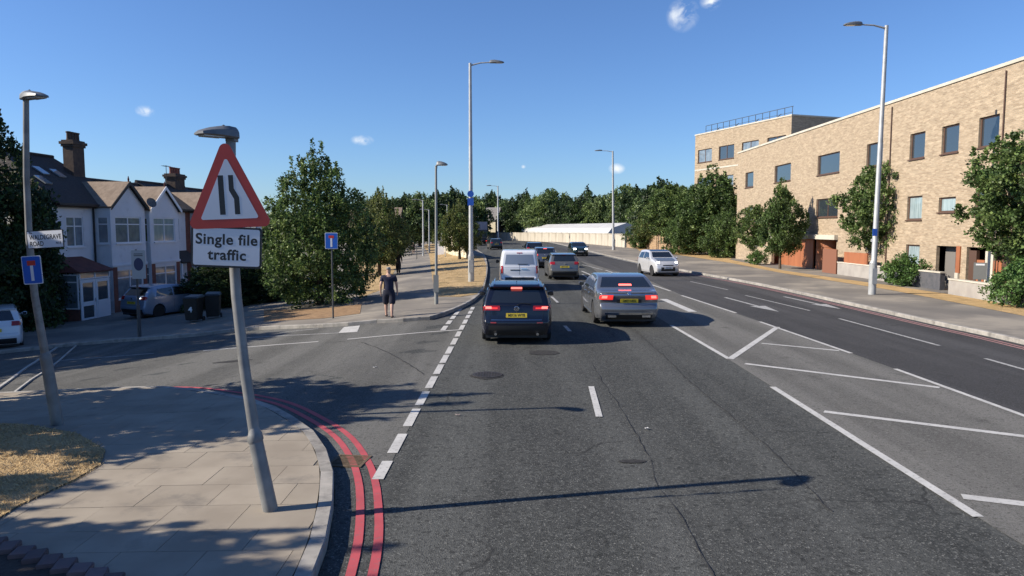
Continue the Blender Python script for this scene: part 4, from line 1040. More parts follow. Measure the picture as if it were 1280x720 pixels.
    def wheels(s, ys, r, wd=.21, spokes=5, m_rim=None):
        for y in ys:
            for sg in (-1, 1):
                xo = sg*(s.w(y, r+.2)-.015); wroot = MB().lathe([(r*.62,-wd/2),(r*.93,-wd/2),(r,-wd*.32),(r,wd*.32),(r*.93,wd/2),(r*.62,wd/2)], seg=26, axis='x')
                o = wroot.build('wheel', M_TYRE, s.root, smooth=35, loc=(xo-sg*wd/2, y, r))
                rm = MB().lathe([(r*.60,wd*.36*sg),(r*.63,wd*.5*sg),(r*.56,wd*.47*sg),(r*.50,wd*.2*sg)], seg=26, axis='x')
                for k in range(spokes):
                    a = 6.2832*k/spokes; c_, s_ = math.cos(a), math.sin(a); t = Vector((0, -s_, c_)); d = Vector((0, c_, s_)); x = wd*.42*sg
                    rm.extr([Vector((x,0,0))+d*r*.08+t*r*.1, Vector((x,0,0))+d*r*.58+t*r*.06, Vector((x,0,0))+d*r*.58-t*r*.06, Vector((x,0,0))+d*r*.08-t*r*.1], (-.03*sg,0,0))
                rm.build('rim', m_rim or M_RIM, o, smooth=35)
                MB().lathe([(r*.5,0),(r*.5,.01*sg)], c=(wd*.12*sg,0,0), seg=16, axis='x').build('brake_disc', M_TRIM, o)
    def lettering(s, t, txt, plate_o, size=.085, front=False, m_=None, xs=.9):
        pass
    def plate(s, y, z, txt, yellow=True, front=False, tilt=0, w_=.52, h_=.112, x=0):
        sg = 1 if front else -1
        o = MB().box(-w_/2, w_/2, -.006, .006, -h_/2, h_/2).build('number_plate', M_YPLATE if yellow else M_WPLATE, s.root, loc=(x, y, z), rot=(tilt, 0, 0), bevel=.003)
        M = (Matrix.Rotation(math.pi, 4, 'Z') if front else Matrix.Identity(4)) @ Matrix.Translation((0,-.0075,0)) @ Matrix.Rotation(R(90), 4, 'X')
        text_obj(txt, .098, M_INK, o, M, .0008, bold=.0015, xs=.86)
        return o
    def mirrors(s, y, z, m_, size=.11):
        for sg in (-1, 1):
            x = sg*(s.w(y, z)-.01); mb = MB(); vs = []
            prof = [(0,.4),(.25,.8),(.6,1),(1,.85)]
            for a, k in prof:
                for b in range(10):
                    th = 6.2832*b/10; vs.append((x+sg*(.03+a*.17), y+.02+math.cos(th)*.05*k+(.03 if a > .5 else 0), z+math.sin(th)*size*.62*k))
            fs = [(i*10+j, i*10+(j+1) % 10, (i+1)*10+(j+1) % 10, (i+1)*10+j) for i in range(3) for j in range(10)]+[tuple(range(9,-1,-1)), tuple(range(30,40))]
            o = mb.add(vs, fs).build('door_mirror', m_, s.root, smooth=50)
            g_ = MB().box(x+sg*.06, x+sg*.185, y-.035, y-.028, z-size*.45, z+size*.45).build('mirror_glass', M_GLASS, o)
    def place(s, p, head=0, sc=1):
        s.root.location = (p[0], p[1], ter(*p)+.010); s.root.rotation_euler = (0, 0, head); s.root.scale = (sc, sc, sc)
        return s
    def tail(s, t0, t1, sa, mt=None, hot=None, name='tail_light', inner=None):
        for sg in (-1, 1):
            a, b = (sa, 1.0) if sg > 0 else (-1.0, -sa)
            o = s.wrap(name, t0, t1, a, b, mt or M_TAIL, off=.012, nt=4, ns=6)
            if hot:
                a2, b2 = (max(sa, .76), .93) if sg > 0 else (-.93, -max(sa, .76)); s.wrap('lamp', t0+(t1-t0)*.3, t0+(t1-t0)*.8, a2, b2, hot, o, off=.018, nt=2, ns=3)
    def underside(s):
        MB().box(-s.W*.43, s.W*.43, .18, s.L-.2, .16, .30).build('underbody', M_TRIM, s.root)
    def seams(s, ys, z0, z1, m_=None):
        for y in ys:
            for sg in (-1, 1): s.side('door_seam', [(y-.004, z0), (y+.004, z0), (y+.004, z1), (y-.004, z1)], sg, m_ or M_TRIM, off=.002)

# ---- navy estate car (rear to camera)
NAVY = paint('paint_navy', (.004,.006,.016), .0, .25, .5)
prof = [(.10,.24),(.02,.36),(.0,.56),(.03,.62),(.06,.72),(.08,.84),(.10,.93),(.14,1.0),(.42,1.37),(.34,1.425),(.60,1.455),(1.4,1.485),(2.2,1.46),(2.62,1.39),(3.30,1.03),(3.85,.93),(4.25,.82),(4.48,.66),(4.55,.45),(4.48,.24)]
c = Car('estate_car', 'dark navy estate car with lit brake lights, nearest car in the left lane', 'car', prof, 4.56, 1.80, 1.485, .93, (.92,3.62), .325, NAVY, tumble=.24, group=None)
c.wrap('rear_window', 7.1, 8.25, -.80, .80, M_GLASS, trim=.07, nt=8)
c.wrap('windscreen', 13.15, 13.9, -.80, .80, M_GLASS)
c.tail(5.15, 6.45, .50, M_TAIL, M_TAIL_HOT)
for sg in (-1, 1):
    a = sorted((sg*.58, sg*.84)); c.wrap('lit_strip', 5.5, 5.9, a[0], a[1], M_TAIL_ON, off=.016, nt=2, ns=4)
c.wrap('spoiler', 8.55, 9.6, -.84, .84, NAVY, off=.03, nt=3); c.wrap('high_brake_light', 8.42, 8.85, -.20, .20, M_TAIL_HOT, off=.036, nt=2)
c.wrap('bumper_lower', .2, 1.6, -.86, .86, M_TRIM, off=.006); c.wrap('bumper_seam', 2.95, 3.05, -1, 1, M_CHROME, off=.004, nt=1)
c.wrap('tailgate_seam', 6.62, 6.68, -.80, .80, M_TRIM, off=.003, nt=1)
for sg in (-1, 1):
    a = sorted((sg*.80, sg*.79)); c.wrap('tailgate_seam', 3.2, 6.6, sg*.795 if sg > 0 else -.802, .802 if sg > 0 else -.795, M_TRIM, off=.003, ns=1)
c.plate(.055, .735, 'MX16 WYB', tilt=R(-6))
MB().lathe([(.055,0),(.062,.004),(.062,.012),(.055,.014)], seg=24, axis='y').build('badge', M_CHROME, c.root, loc=(0,.062,.90)); MB().lathe([(.046,-.004),(.046,0)], seg=20, axis='y').build('badge_centre', mat('badge_dark', (.03,.04,.07), rough=.2), c.root, loc=(0,.064,.90))
mb = MB(); [mb.extr([(x0,-.007,z0),(x1,-.007,z1),(x1+.012,-.007,z1),(x0+.012,-.007,z0)], (0,.003,0)) for x0,z0,x1,z1 in ((-.036,.03,-.018,-.035),(-.018,-.035,-.002,.0),(-.002,.0,.014,-.035),(.014,-.035,.03,.03))]
mb.build('badge_mark', M_CHROME, c.root, loc=(0,.064,.90))
for sg in (-1, 1):
    c.side('side_window', [(.50,.985),(1.25,.985),(1.30,1.34),(.62,1.32)], sg, M_GLASS); c.side('side_window', [(1.34,.985),(2.15,.985),(2.15,1.37),(1.38,1.36)], sg, M_GLASS); c.side('side_window', [(2.22,.985),(3.1,.985),(2.62,1.33),(2.22,1.37)], sg, M_GLASS)
    MB().tube([(sg*.56,.75,1.46),(sg*.575,1.0,1.51),(sg*.585,2.0,1.52),(sg*.575,2.35,1.48)], .016, 8).build('roof_rail', M_CHROME, c.root, smooth=60)
    c.wrap('rear_reflector', 1.9, 2.15, sg*.62 if sg > 0 else -.80, .80 if sg > 0 else -.62, M_TAIL, off=.008, nt=1, ns=2)
    MB().tube([(sg*.52,.02,.27),(sg*.52,.15,.27)], .035, 12).build('exhaust_tip', M_CHROME, c.root)
c.seams([1.31, 2.19], .3, .96); c.wheels((.92,3.62), .325); c.mirrors(3.0, 1.02, NAVY); c.underside()
MB().tube([(0,.10,.985),(.12,.14,1.03),(.36,.135,1.01)], .008, 6).build('rear_wiper', M_TRIM, c.root); MB().lathe([(.012,0),(.006,.05)], c=(0,.95,1.485), seg=8).build('aerial_fin', NAVY, c.root)
p = G(645.5,427); c.place((p[0], p[1]-.62), R(-.3))
# ---- grey saloon
GREYS = paint('paint_grey_metallic', (.19,.20,.22), .6, .24)
prof = [(.12,.22),(.03,.34),(.0,.52),(.02,.60),(.07,.70),(.05,.80),(.02,.92),(.05,.99),(.16,1.035),(.50,1.07),(.72,1.13),(1.25,1.385),(1.7,1.45),(2.3,1.465),(2.75,1.43),(3.0,1.36),(3.62,1.02),(4.1,.95),(4.55,.85),(4.82,.68),(4.9,.45),(4.8,.22)]
c = Car('saloon_car', 'grey metallic saloon car braking in the right-hand queue lane', 'car', prof, 4.92, 1.88, 1.465, .96, (1.08,4.0), .34, GREYS, tumble=.20, bulge=.11)
c.wrap('rear_window', 9.9, 11.0, -.86, .86, M_GLASS, trim=.05, nt=8); c.wrap('windscreen', 15.15, 15.95, -.8, .8, M_GLASS)
c.wrap('high_brake_light', 10.12, 10.3, -.22, .22, M_TAIL_HOT, off=.012, nt=2)
c.tail(5.05, 6.25, .56, M_TAIL_ON, M_TAIL_HOT)
c.wrap('chrome_strip', 6.42, 6.58, -.80, .80, M_CHROME, off=.006, nt=1)
c.wrap('boot_seam', 4.0, 4.06, -.56, .56, M_TRIM, off=.003, nt=1); c.wrap('boot_lip', 7.0, 7.25, -.78, .78, GREYS, off=.014, nt=3)
c.wrap('bumper_lower', .1, 1.15, -.80, .80, M_TRIM); c.wrap('chrome_sill', 1.2, 1.5, -.84, .84, M_CHROME, off=.008, nt=1)
c.wrap('plate_recess', 4.1, 5.1, -.42, .42, mat('recess_grey', (.04,.043,.05), rough=.4, metal=.4), off=.003, nt=3)
c.plate(.035, .775, 'LM71 UEG', tilt=R(8))
for sg in (-1, 1):
    c.side('side_window', [(.98,1.02),(1.72,1.02),(1.72,1.36),(1.33,1.33)], sg, M_GLASS); c.side('side_window', [(1.77,1.02),(2.5,1.02),(2.5,1.385),(1.77,1.365)], sg, M_GLASS); c.side('side_window', [(2.56,1.02),(3.42,1.02),(2.98,1.31),(2.56,1.38)], sg, M_GLASS)
    MB().extr([(sg*.38,.03,.29),(sg*.62,.03,.29),(sg*.62,.03,.35),(sg*.38,.03,.35)], (0,.1,0)).build('exhaust_tip', M_CHROME, c.root)
    c.side('window_trim', [(.95,.998),(3.5,.998),(3.5,1.012),(.95,1.012)], sg, M_CHROME, off=.008); c.side('sill_trim', [(1.5,.25),(3.55,.25),(3.55,.29),(1.5,.29)], sg, M_CHROME, off=.004)
    for y in (1.95, 2.85): MB().tube([(sg*(c.w(y,.85)+.012),y-.1,.86),(sg*(c.w(y,.85)+.022),y,.865),(sg*(c.w(y,.85)+.012),y+.1,.86)], .012, 6).build('door_handle', M_CHROME, c.root)
mb = MB(); mb.lathe([(.048,0),(.052,.003),(.052,.010),(.048,.013)], seg=24, axis='y')
for k in range(3):
    a = R(90+120*k); d = Vector((math.cos(a),0,math.sin(a))); n = Vector((-d.z,0,d.x))*.008
    mb.extr([Vector((0,-.004,0))-n, Vector((0,-.004,0))+n, Vector((0,-.004,0))+d*.046], (0,.003,0))
mb.build('badge', M_CHROME, c.root, loc=(0,.035,.985), rot=(R(-25),0,0))
c.seams([1.74, 2.53, 3.5], .28, .98); c.wheels((1.08,4.0), .34, spokes=7); c.mirrors(3.3, 1.04, GREYS); c.underside()
p = G(783,406); c.place((p[0]-.02, p[1]-.65), R(1.0))
# ---- white van
WHITE = paint('paint_white', (.66,.68,.72), .0, .22)
prof = [(.10,.26),(.02,.38),(.0,.58),(.05,.64),(.06,.9),(.07,1.05),(.10,1.16),(.20,1.70),(.26,1.80),(.42,1.86),(1.5,1.88),(2.7,1.87),(3.05,1.78),(3.62,1.22),(4.05,1.10),(4.33,.9),(4.42,.5),(4.34,.24)]
c = Car('delivery_van', 'white panel van with blank glazed rear doors, directly before the navy estate', 'van', prof, 4.42, 1.86, 1.88, 1.1, (.85,3.5), .325, WHITE, tumble=.13, bulge=.05, sill=.24, crease=.10)
M_VGLASS = mat('van_rear_glass', (.20,.23,.28), rough=.07, spec=.9, coat=1)
c.wrap('rear_window', 6.12, 6.92, -.80, .80, M_VGLASS, trim=.03, nt=6)
c.wrap('windscreen', 13-.85+.0, 12.92, -.8, .8, M_GLASS); c.wrap('plate_handle', 4.62, 4.86, .05, .40, M_CHROME, off=.02, nt=2); c.wrap('dark_recess', 4.25, 4.5, -.5, .02, M_TRIM, off=.01, nt=2)
c.wrap('door_seam', 3.4, 7.2, -.006, .006, M_TRIM, off=.003, nt=8, ns=1); c.wrap('wiper', 6.1, 6.16, -.1, .45, M_TRIM, off=.02, nt=1)
c.wrap('high_brake_light', 7.2, 7.5, -.16, .16, M_TAIL, off=.012, nt=1); c.wrap('rear_bumper', .3, 2.6, -.97, .97, M_TRIM, off=.012)
c.tail(3.6, 5.9, .90, M_TAIL); c.wrap('door_seam', 5.15, 5.2, -.86, .86, M_TRIM, off=.003, nt=1)
for sg in (-1, 1):
    c.side('side_window', [(2.35,1.18),(3.3,1.18),(2.9,1.66),(2.35,1.66)], sg, M_GLASS); c.side('rub_strip', [(1.3,.48),(3.05,.48),(3.05,.56),(1.3,.56)], sg, M_TRIM, off=.012)
c.wheels((.85,3.5), .325); c.mirrors(3.15, 1.22, M_TRIM, .16); c.underside(); c.seams([2.3,1.3], .4, 1.7)
p = at(649.5, 366, 33.2); c.place((p[0], 33.2), R(1))
# ---- generic hatch used for the other cars
HP = [(.10,.24),(.02,.36),(.0,.54),(.03,.62),(.05,.74),(.07,.86),(.12,.96),(.17,1.02),(.50,1.36),(.46,1.42),(.75,1.46),(1.4,1.49),(2.0,1.47),(2.40,1.40),(3.02,1.05),(3.5,.95),(3.85,.83),(4.05,.66),(4.12,.45),(4.05,.24)]
def hatch(name, label, pm, plate_txt, lit=False, head=False, group=None, Lk=1.0, Hk=1.0, W=1.75, front_on=False, spokes=5, cat='car', roofm=None):
    pr = [(y*Lk, z*Hk) for y, z in HP]; L_ = 4.14*Lk; H_ = 1.49*Hk
    c = Car(name, label, cat, pr, L_, W, H_, .95*Hk, (.78*Lk, 3.32*Lk), .31, pm, tumble=.23, group=group)
    c.wrap('rear_window', 7.1, 8.15, -.78, .78, M_GLASS, trim=.06, nt=6); c.wrap('windscreen', 13.12, 13.92, -.80, .80, M_GLASS)
    c.tail(5.1, 6.9, .68, M_TAIL_ON if lit else M_TAIL); c.wrap('high_brake_light', 8.5, 8.85, -.18, .18, M_TAIL_HOT if lit else M_TAIL, off=.012, nt=1)
    c.wrap('bumper_lower', .2, 1.5, -.85, .85, M_TRIM); c.wrap('tailgate_seam', 2.95, 3.0, -.9, .9, M_TRIM, off=.003, nt=1)
    for sg in (-1, 1):
        P_ = lambda l_: [(y*Lk, z*Hk) for y, z in l_]
        c.side('side_window', P_([(.62,1.0),(1.55,1.0),(1.58,1.37),(.80,1.33)]), sg, M_GLASS); c.side('side_window', P_([(1.63,1.0),(2.85,1.0),(2.38,1.34),(1.66,1.38)]), sg, M_GLASS)
        a = (.60, .93) if sg > 0 else (-.93, -.60); c.wrap('headlight', 15.9, 16.75, a[0], a[1], M_HEAD_ON if head else M_HEAD, off=.010, nt=2, ns=4)
    c.wrap('grille', 16.95, 17.25, -.45, .45, M_TRIM, nt=1); c.wrap('lower_grille', 17.6, 18.6, -.62, .62, M_TRIM, nt=2)
    c.plate(.03*Lk, .74*Hk, plate_txt, tilt=R(-6)); c.plate(L_+.012, .50*Hk, plate_txt, yellow=False, front=True)
    MB().lathe([(.045,0),(.05,.004),(.045,.012)], seg=18, axis='y').build('badge', M_CHROME, c.root, loc=(0,.055*Lk,.92*Hk))
    if roofm: c.wrap('roof_panel', 9.4, 12.9, -.86, .86, roofm, off=.006, nt=8)
    c.wheels((.78*Lk,3.32*Lk), .31, spokes=spokes); c.mirrors(2.75*Lk, 1.03*Hk, pm); c.underside(); c.seams([1.6*Lk, 2.8*Lk], .3, .95*Hk); return c
SILV = paint('paint_silver', (.17,.17,.16), .55, .3)
c = hatch('hatchback_car', 'silver grey hatchback waiting to the right of the white van', SILV, 'KP14 HTZ', Lk=1.02, Hk=.98)
p = G(706,350); c.place((p[0], p[1]), R(2))
c = hatch('estate_car', 'blue grey estate with red lights between the van and the silver hatchback', paint('paint_bluegrey', (.10,.115,.15), .5, .3), 'LD12 FRN', lit=True, Lk=1.08)
p = at(682,335,52); c.place((p[0], 52), R(2))
c = hatch('hatchback_car', 'black car ahead of the blue grey estate with its mirror showing', paint('paint_black', (.012,.012,.014), .2, .25), 'EA09 XKC')
p = at(669,320,70); c.place((p[0], 70), R(4))
c = hatch('hatchback_car', 'dark green-grey car far ahead near the lorry', paint('paint_darkgreen', (.03,.04,.038), .4, .3), 'GN08 JWV', Lk=1.1)
p = at(621,311,98); c.place((p[0], 98), R(9))
c = hatch('small_car', 'dark green oncoming small car with bright round headlights', paint('paint_racing', (.012,.028,.022), .3, .22), 'OY66 DAM', head=True, Lk=.93, Hk=.96, W=1.72, roofm=MATS['paint_black'])
p = G(724,320.5); c.place((p[0]-.1, p[1]+3.85), R(180+4))
c = hatch('small_car', 'silver oncoming city car with black roof and grey bonnet', paint('paint_white_silver', (.58,.59,.60), .3, .28), 'YK17 EJX', head=False, Lk=.86, Hk=1.04, W=1.66, roofm=MATS['paint_black'])
c.wrap('bonnet_panel', 14.1, 15.7, -.72, .72, paint('paint_bonnet_grey', (.22,.25,.26), .5, .3), off=.006, nt=4)
for sg in (-1, 1):
    a = (.66,.84) if sg > 0 else (-.84,-.66); c.wrap('daytime_lamp', 16.0, 16.5, a[0], a[1], M_HEAD_ON, off=.018, nt=2, ns=2)
p = G(826,346); c.place((p[0]-.1, p[1]+3.5), R(180+9))
# parked cars by the houses (on the lower side road)
c = hatch('hatchback_car', 'silver hatchback parked on the forecourt of the white bay-fronted houses', paint('paint_silver_blue', (.25,.31,.43), .4, .3), 'FN15 UPO')
p = at(164,399,32.2); c.place((p[0], 32.2), R(-24)); c.root.location.z = p.z
c = hatch('hatchback_car', 'white hatchback cut by the left edge of the frame under the dark trees', WHITE, 'AV18 KDF')
p = at(-8,441,24.2); c.place((p[0], 24.2), R(35)); c.root.location.z = p.z
# ---- lorry far ahead
lr = empty('lorry', (0,0,0), 0, 'big dark lorry far ahead in the left lane with grey upper body', 'lorry')
M_LBOX = mat('lorry_box_grey', (.23,.23,.28), (.18,.18,.22), rough=.5, scale=2); M_LDARK = mat('lorry_dark', (.03,.035,.045), rough=.5)
MB().box(-1.25,1.25,0,9,1.15,4.0).build('box_body', M_LBOX, lr, bevel=.04); MB().box(-1.2,1.2,-.02,-.004,1.2,2.6).build('rear_door_lower', M_LDARK, lr)
MB().box(-1.2,1.2,.2,8.8,.75,1.14).build('chassis', M_LDARK, lr); MB().box(-1.2,1.2,9.3,11.2,.6,3.4).build('cab', M_LDARK, lr, bevel=.08)
MB().box(-1.22,1.22,-.08,.05,.55,.72).build('rear_bumper', M_TRIM, lr)
for sg in (-1, 1):
    MB().box(sg*1.05-.12, sg*1.05+.12, -.10,-.081,.57,.70).build('tail_light', M_TAIL_ON, lr)
    for y in (1.6, 3.0, 9.9): MB().lathe([(.3,-.16),(.48,-.16),(.5,-.1),(.5,.1),(.48,.16),(.3,.16)], c=(sg*1.02,y,.5), seg=18, axis='x').build('wheel', M_TYRE, lr)
p = at(600.5,304.5,128); lr.location = (p[0], 128, 0.0); lr.rotation_euler = (0,0,R(9))
# ---------------------------------------------------------------- buildings
M_RENDER = mat('white_render', (.70,.71,.74), (.62,.63,.66), rough=.9, scale=.8, detail=7, c3=(.50,.50,.52), scale3=1.6, f3=(.58,.75), bump=.003, bscale=30)
M_TILE = mat('roof_tiles_dark', (.034,.028,.026), (.052,.042,.037), rough=.9, scale=2.5, detail=7, bump=.03, bscale=5, stretch=(1,4,5))
M_TILE_TAN_LIT = mat('roof_tiles_tan_and_lit', (.24,.185,.14), (.18,.135,.10), rough=.9, scale=3, bump=.02, bscale=7)  # far roofs' own tan; on the bay gables sunlight put into the colour
M_TILE_RED = mat('roof_tiles_red', (.16,.055,.045), (.11,.04,.035), rough=.9, scale=3, bump=.02, bscale=7)
M_BRICKRED = mat('brick_red_plain', (.20,.075,.055), (.14,.06,.045), rough=.95, scale=4, bump=.006, bscale=16)
M_CHIM = mat('chimney_brick', (.055,.042,.038), (.09,.065,.05), rough=1, scale=4, bump=.01, bscale=14)
M_UPVC = mat('white_upvc', (.74,.75,.78), rough=.4)
M_BLACKW = mat('black_woodwork', (.018,.016,.016), rough=.6)
M_PANE = mat('window_glass', (.03,.04,.05), rough=.03, spec=1, coat=1)
M_PANE_L = mat('window_glass_netted', (.20,.24,.27), (.12,.15,.18), rough=.08, spec=.8, coat=1, scale=2.5)
M_PANE_S = mat('window_glass_curtained', (.34,.42,.44), (.22,.29,.31), rough=.1, spec=.8, coat=1, scale=3, stretch=(4,4,.4))
M_INT = mat('sun_block_dark', (.02,.02,.02), rough=1)  # for the added boxes that keep sun out of the buildings
def frame_axes(n):   # outward normal -> (u along wall, n)
    n = Vector(n).normalized(); u = Vector((-n.y, n.x, 0)); return u, n
def wall(mb, o, u, wd, ht, opens, n, depth=.12, mi=0):
    """front face with real openings and their reveals; o lower-left corner, u along, n outward"""
    o = Vector(o); us = sorted({0, wd, *[v for q in opens for v in q[:2]]}); zs = sorted({0, ht, *[v for q in opens for v in q[2:]]})
    Pt = lambda a, z, d=0: tuple(o+u*a+Vector((0,0,z))-n*d)
    for i in range(len(us)-1):
        for j in range(len(zs)-1):
            cu, cz = (us[i]+us[i+1])/2, (zs[j]+zs[j+1])/2
            if any(q[0] < cu < q[1] and q[2] < cz < q[3] for q in opens): continue
            mb.add([Pt(us[i],zs[j]),Pt(us[i+1],zs[j]),Pt(us[i+1],zs[j+1]),Pt(us[i],zs[j+1])], [(0,1,2,3)], mi)
    for a, b, c, d in opens:
        for p, q in (((a,c),(b,c)),((b,c),(b,d)),((b,d),(a,d)),((a,d),(a,c))):
            mb.add([Pt(*p),Pt(*q),Pt(*q,depth),Pt(*p,depth)], [(0,1,2,3)], mi)
def window(parent, o, u, n, wd, ht, cols=2, top=.3, fm=None, gm=None, depth=.08, fw=.055, name='window', sill=True, sm=None):
    fm = fm or M_UPVC; gm = gm or M_PANE_L; o = Vector(o)-n*depth; Z = Vector((0,0,1)); mb = MB()
    def bar(a, b, c, d, t=.05, k=.0): mb.extr([o+u*a+Z*c+n*k, o+u*b+Z*c+n*k, o+u*b+Z*d+n*k, o+u*a+Z*d+n*k], n*t)
    bar(0,wd,0,fw); bar(0,wd,ht-fw,ht); bar(0,fw,fw,ht-fw); bar(wd-fw,wd,fw,ht-fw)
    xs = [wd*k/cols for k in range(cols+1)]
    for x in xs[1:-1]: bar(x-fw*.6,x+fw*.6,fw,ht-fw)
    zt = ht*(1-top) if top else None
    if top:
        for k in range(cols): bar(xs[k]+fw*.62,xs[k+1]-fw*.62,zt-fw*.5,zt+fw*.5, .045)
    w_ = mb.build(name, fm, parent)
    for k in range(cols):
        for c, d in ([(fw,zt-fw*.5),(zt+fw*.5,ht-fw)] if top else [(fw,ht-fw)]):
            a, b = xs[k]+fw*.5, xs[k+1]-fw*.5
            MB().extr([o+u*a+Z*c+n*.012, o+u*b+Z*c+n*.012, o+u*b+Z*d+n*.012, o+u*a+Z*d+n*.012], n*.01).build('pane', gm, w_)
    if sill: 
        q = o+n*depth; MB().extr([q-u*.05-Z*.06, q+u*(wd+.05)-Z*.06, q+u*(wd+.05)-Z*.004, q-u*.05-Z*.004], n*.07).build('sill', sm or fm, w_)
    return w_
def roof_slab(mb, quad_, t=.10, mi=0):
    q = [Vector(p) for p in quad_]; nn = (q[1]-q[0]).cross(q[2]-q[0]).normalized()
    if nn.z < 0: nn = -nn; 
    mb.extr([tuple(p) for p in q], -nn*t, mi)
X_, Y_ = Vector((1,0,0)), Vector((0,1,0)); Z_ = Vector((0,0,1))
HZ = -1.50
def chimney(parent, x, y, z0, z1, wx, wy, pots, potm):
    mb = MB(); mb.box(x-wx/2,x+wx/2,y-wy/2,y+wy/2,z0,z1-.35); mb.box(x-wx/2-.06,x+wx/2+.06,y-wy/2-.06,y+wy/2+.06,z1-.349,z1-.22)
    mb.box(x-wx/2-.12,x+wx/2+.12,y-wy/2-.12,y+wy/2+.12,z1-.219,z1-.08); mb.box(x-wx/2-.04,x+wx/2+.04,y-wy/2-.04,y+wy/2+.04,z1-.079,z1)
    c = mb.build('chimney', M_CHIM, parent)
    for k in range(pots):
        yy = y-wy/2+wy*(k+.5)/pots; MB().lathe([(.13,z1-.01),(.105,z1+.1),(.10,z1+.36),(.13,z1+.38),(.13,z1+.44),(.09,z1+.45)], c=(x, yy, 0), seg=12).build('chimney_pot', potm, c)
    return c
M_POT = mat('chimney_pot_dark', (.07,.045,.035), rough=.9)
def bay_gable(h, y0, y1, proj, zb, ze, za, gm1, gm2, lower=True):
    """two-storey bay with its own front gable; returns nothing, adds parts to h"""
    w_ = y1-y0; up = 3.62
    mb = MB(); front = [(.40,w_-.40,up,up+1.35),(.40,w_-.40,.75,2.25)]
    wall(mb, (proj,y0,0), Y_, w_, ze, front, X_)
    sideo = [(.15,proj-.12,up,up+1.35),(.15,proj-.12,.75,2.25)]
    wall(mb, (0,y0,0), X_, proj, ze, sideo, -Y_, depth=.08); wall(mb, (proj,y1,0), -X_, proj, ze, [], Y_)
    mb.add([(proj,y0,ze),(proj,y1,ze),(proj,(y0+y1)/2,za)], [(0,1,2)])
    mb.box(.1,proj-.15,y0+.15,y1-.15,.1,ze-.1)
    mb.build('bay', M_RENDER, h)
    for a_, b_ in ((y0+.02,y0+.38),(y1-.38,y1-.02)): MB().box(proj+.001,proj+.018,a_,b_,.1,2.40).build('brick_pier', M_BRICKRED, h)
    MB().box(proj+.001,proj+.018,y0+.385,y1-.385,.1,.68).build('brick_apron', M_BRICKRED, h)
    MB().box(-.02,proj+.06,y0-.06,y1+.04,2.42,2.56).build('bay_band', M_RENDER, h, bevel=.02)
    window(h, (proj,y0+.40,up), Y_, X_, w_-.80, 1.35, 2, .28, gm=gm1); window(h, (.15,y0,up), X_, -Y_, proj-.27, 1.35, 1, .28, gm=gm2, depth=.06)
    window(h, (proj,y0+.40,.75), Y_, X_, w_-.80, 1.5, 2, .28, gm=M_PANE_L); window(h, (.15,y0,.75), X_, -Y_, proj-.27, 1.5, 1, .28, gm=M_PANE_L, depth=.06)
    ov = .16; ym = (y0+y1)/2; sl = (za-ze)/(ym-y0)
    mb = MB(); back = -2.6
    roof_slab(mb, [(proj+ov,y0-ov,ze-ov*sl+.10),(proj+ov,ym,za+.14),(back,ym,za+.14),(back+1.2,y0-ov,ze-ov*sl+.10)]); mb.build('gable_roof', M_TILE_TAN_LIT, h)  # sunward slope: its sunlight is put into the tan tile colour
    mb = MB(); roof_slab(mb, [(proj+ov,y1+ov,ze-ov*sl+.10),(proj+ov,ym+.004,za+.14),(back,ym+.004,za+.14),(back+1.2,y1+ov,ze-ov*sl+.10)]); mb.build('gable_roof', M_TILE, h)  # slope away from the sun: same tiles in the dark colour
    for sg, yy in ((-1,y0-ov),(1,y1+ov)):
        a = Vector((proj+ov+.01,yy,ze-ov*sl-.08)); b = Vector((proj+ov+.01,ym,za-.04))
        MB().extr([a,b,b+Vector((0,0,.20)),a+Vector((0,0,.20))], (.035,0,0)).build('bargeboard', M_BLACKW if gm1 is M_PANE_L else M_UPVC, h)
    MB().lathe([(.03,za+.1),(.05,za+.25),(.015,za+.42)], c=(proj+.1,ym,0), seg=8).build('finial', M_TILE_RED, h)
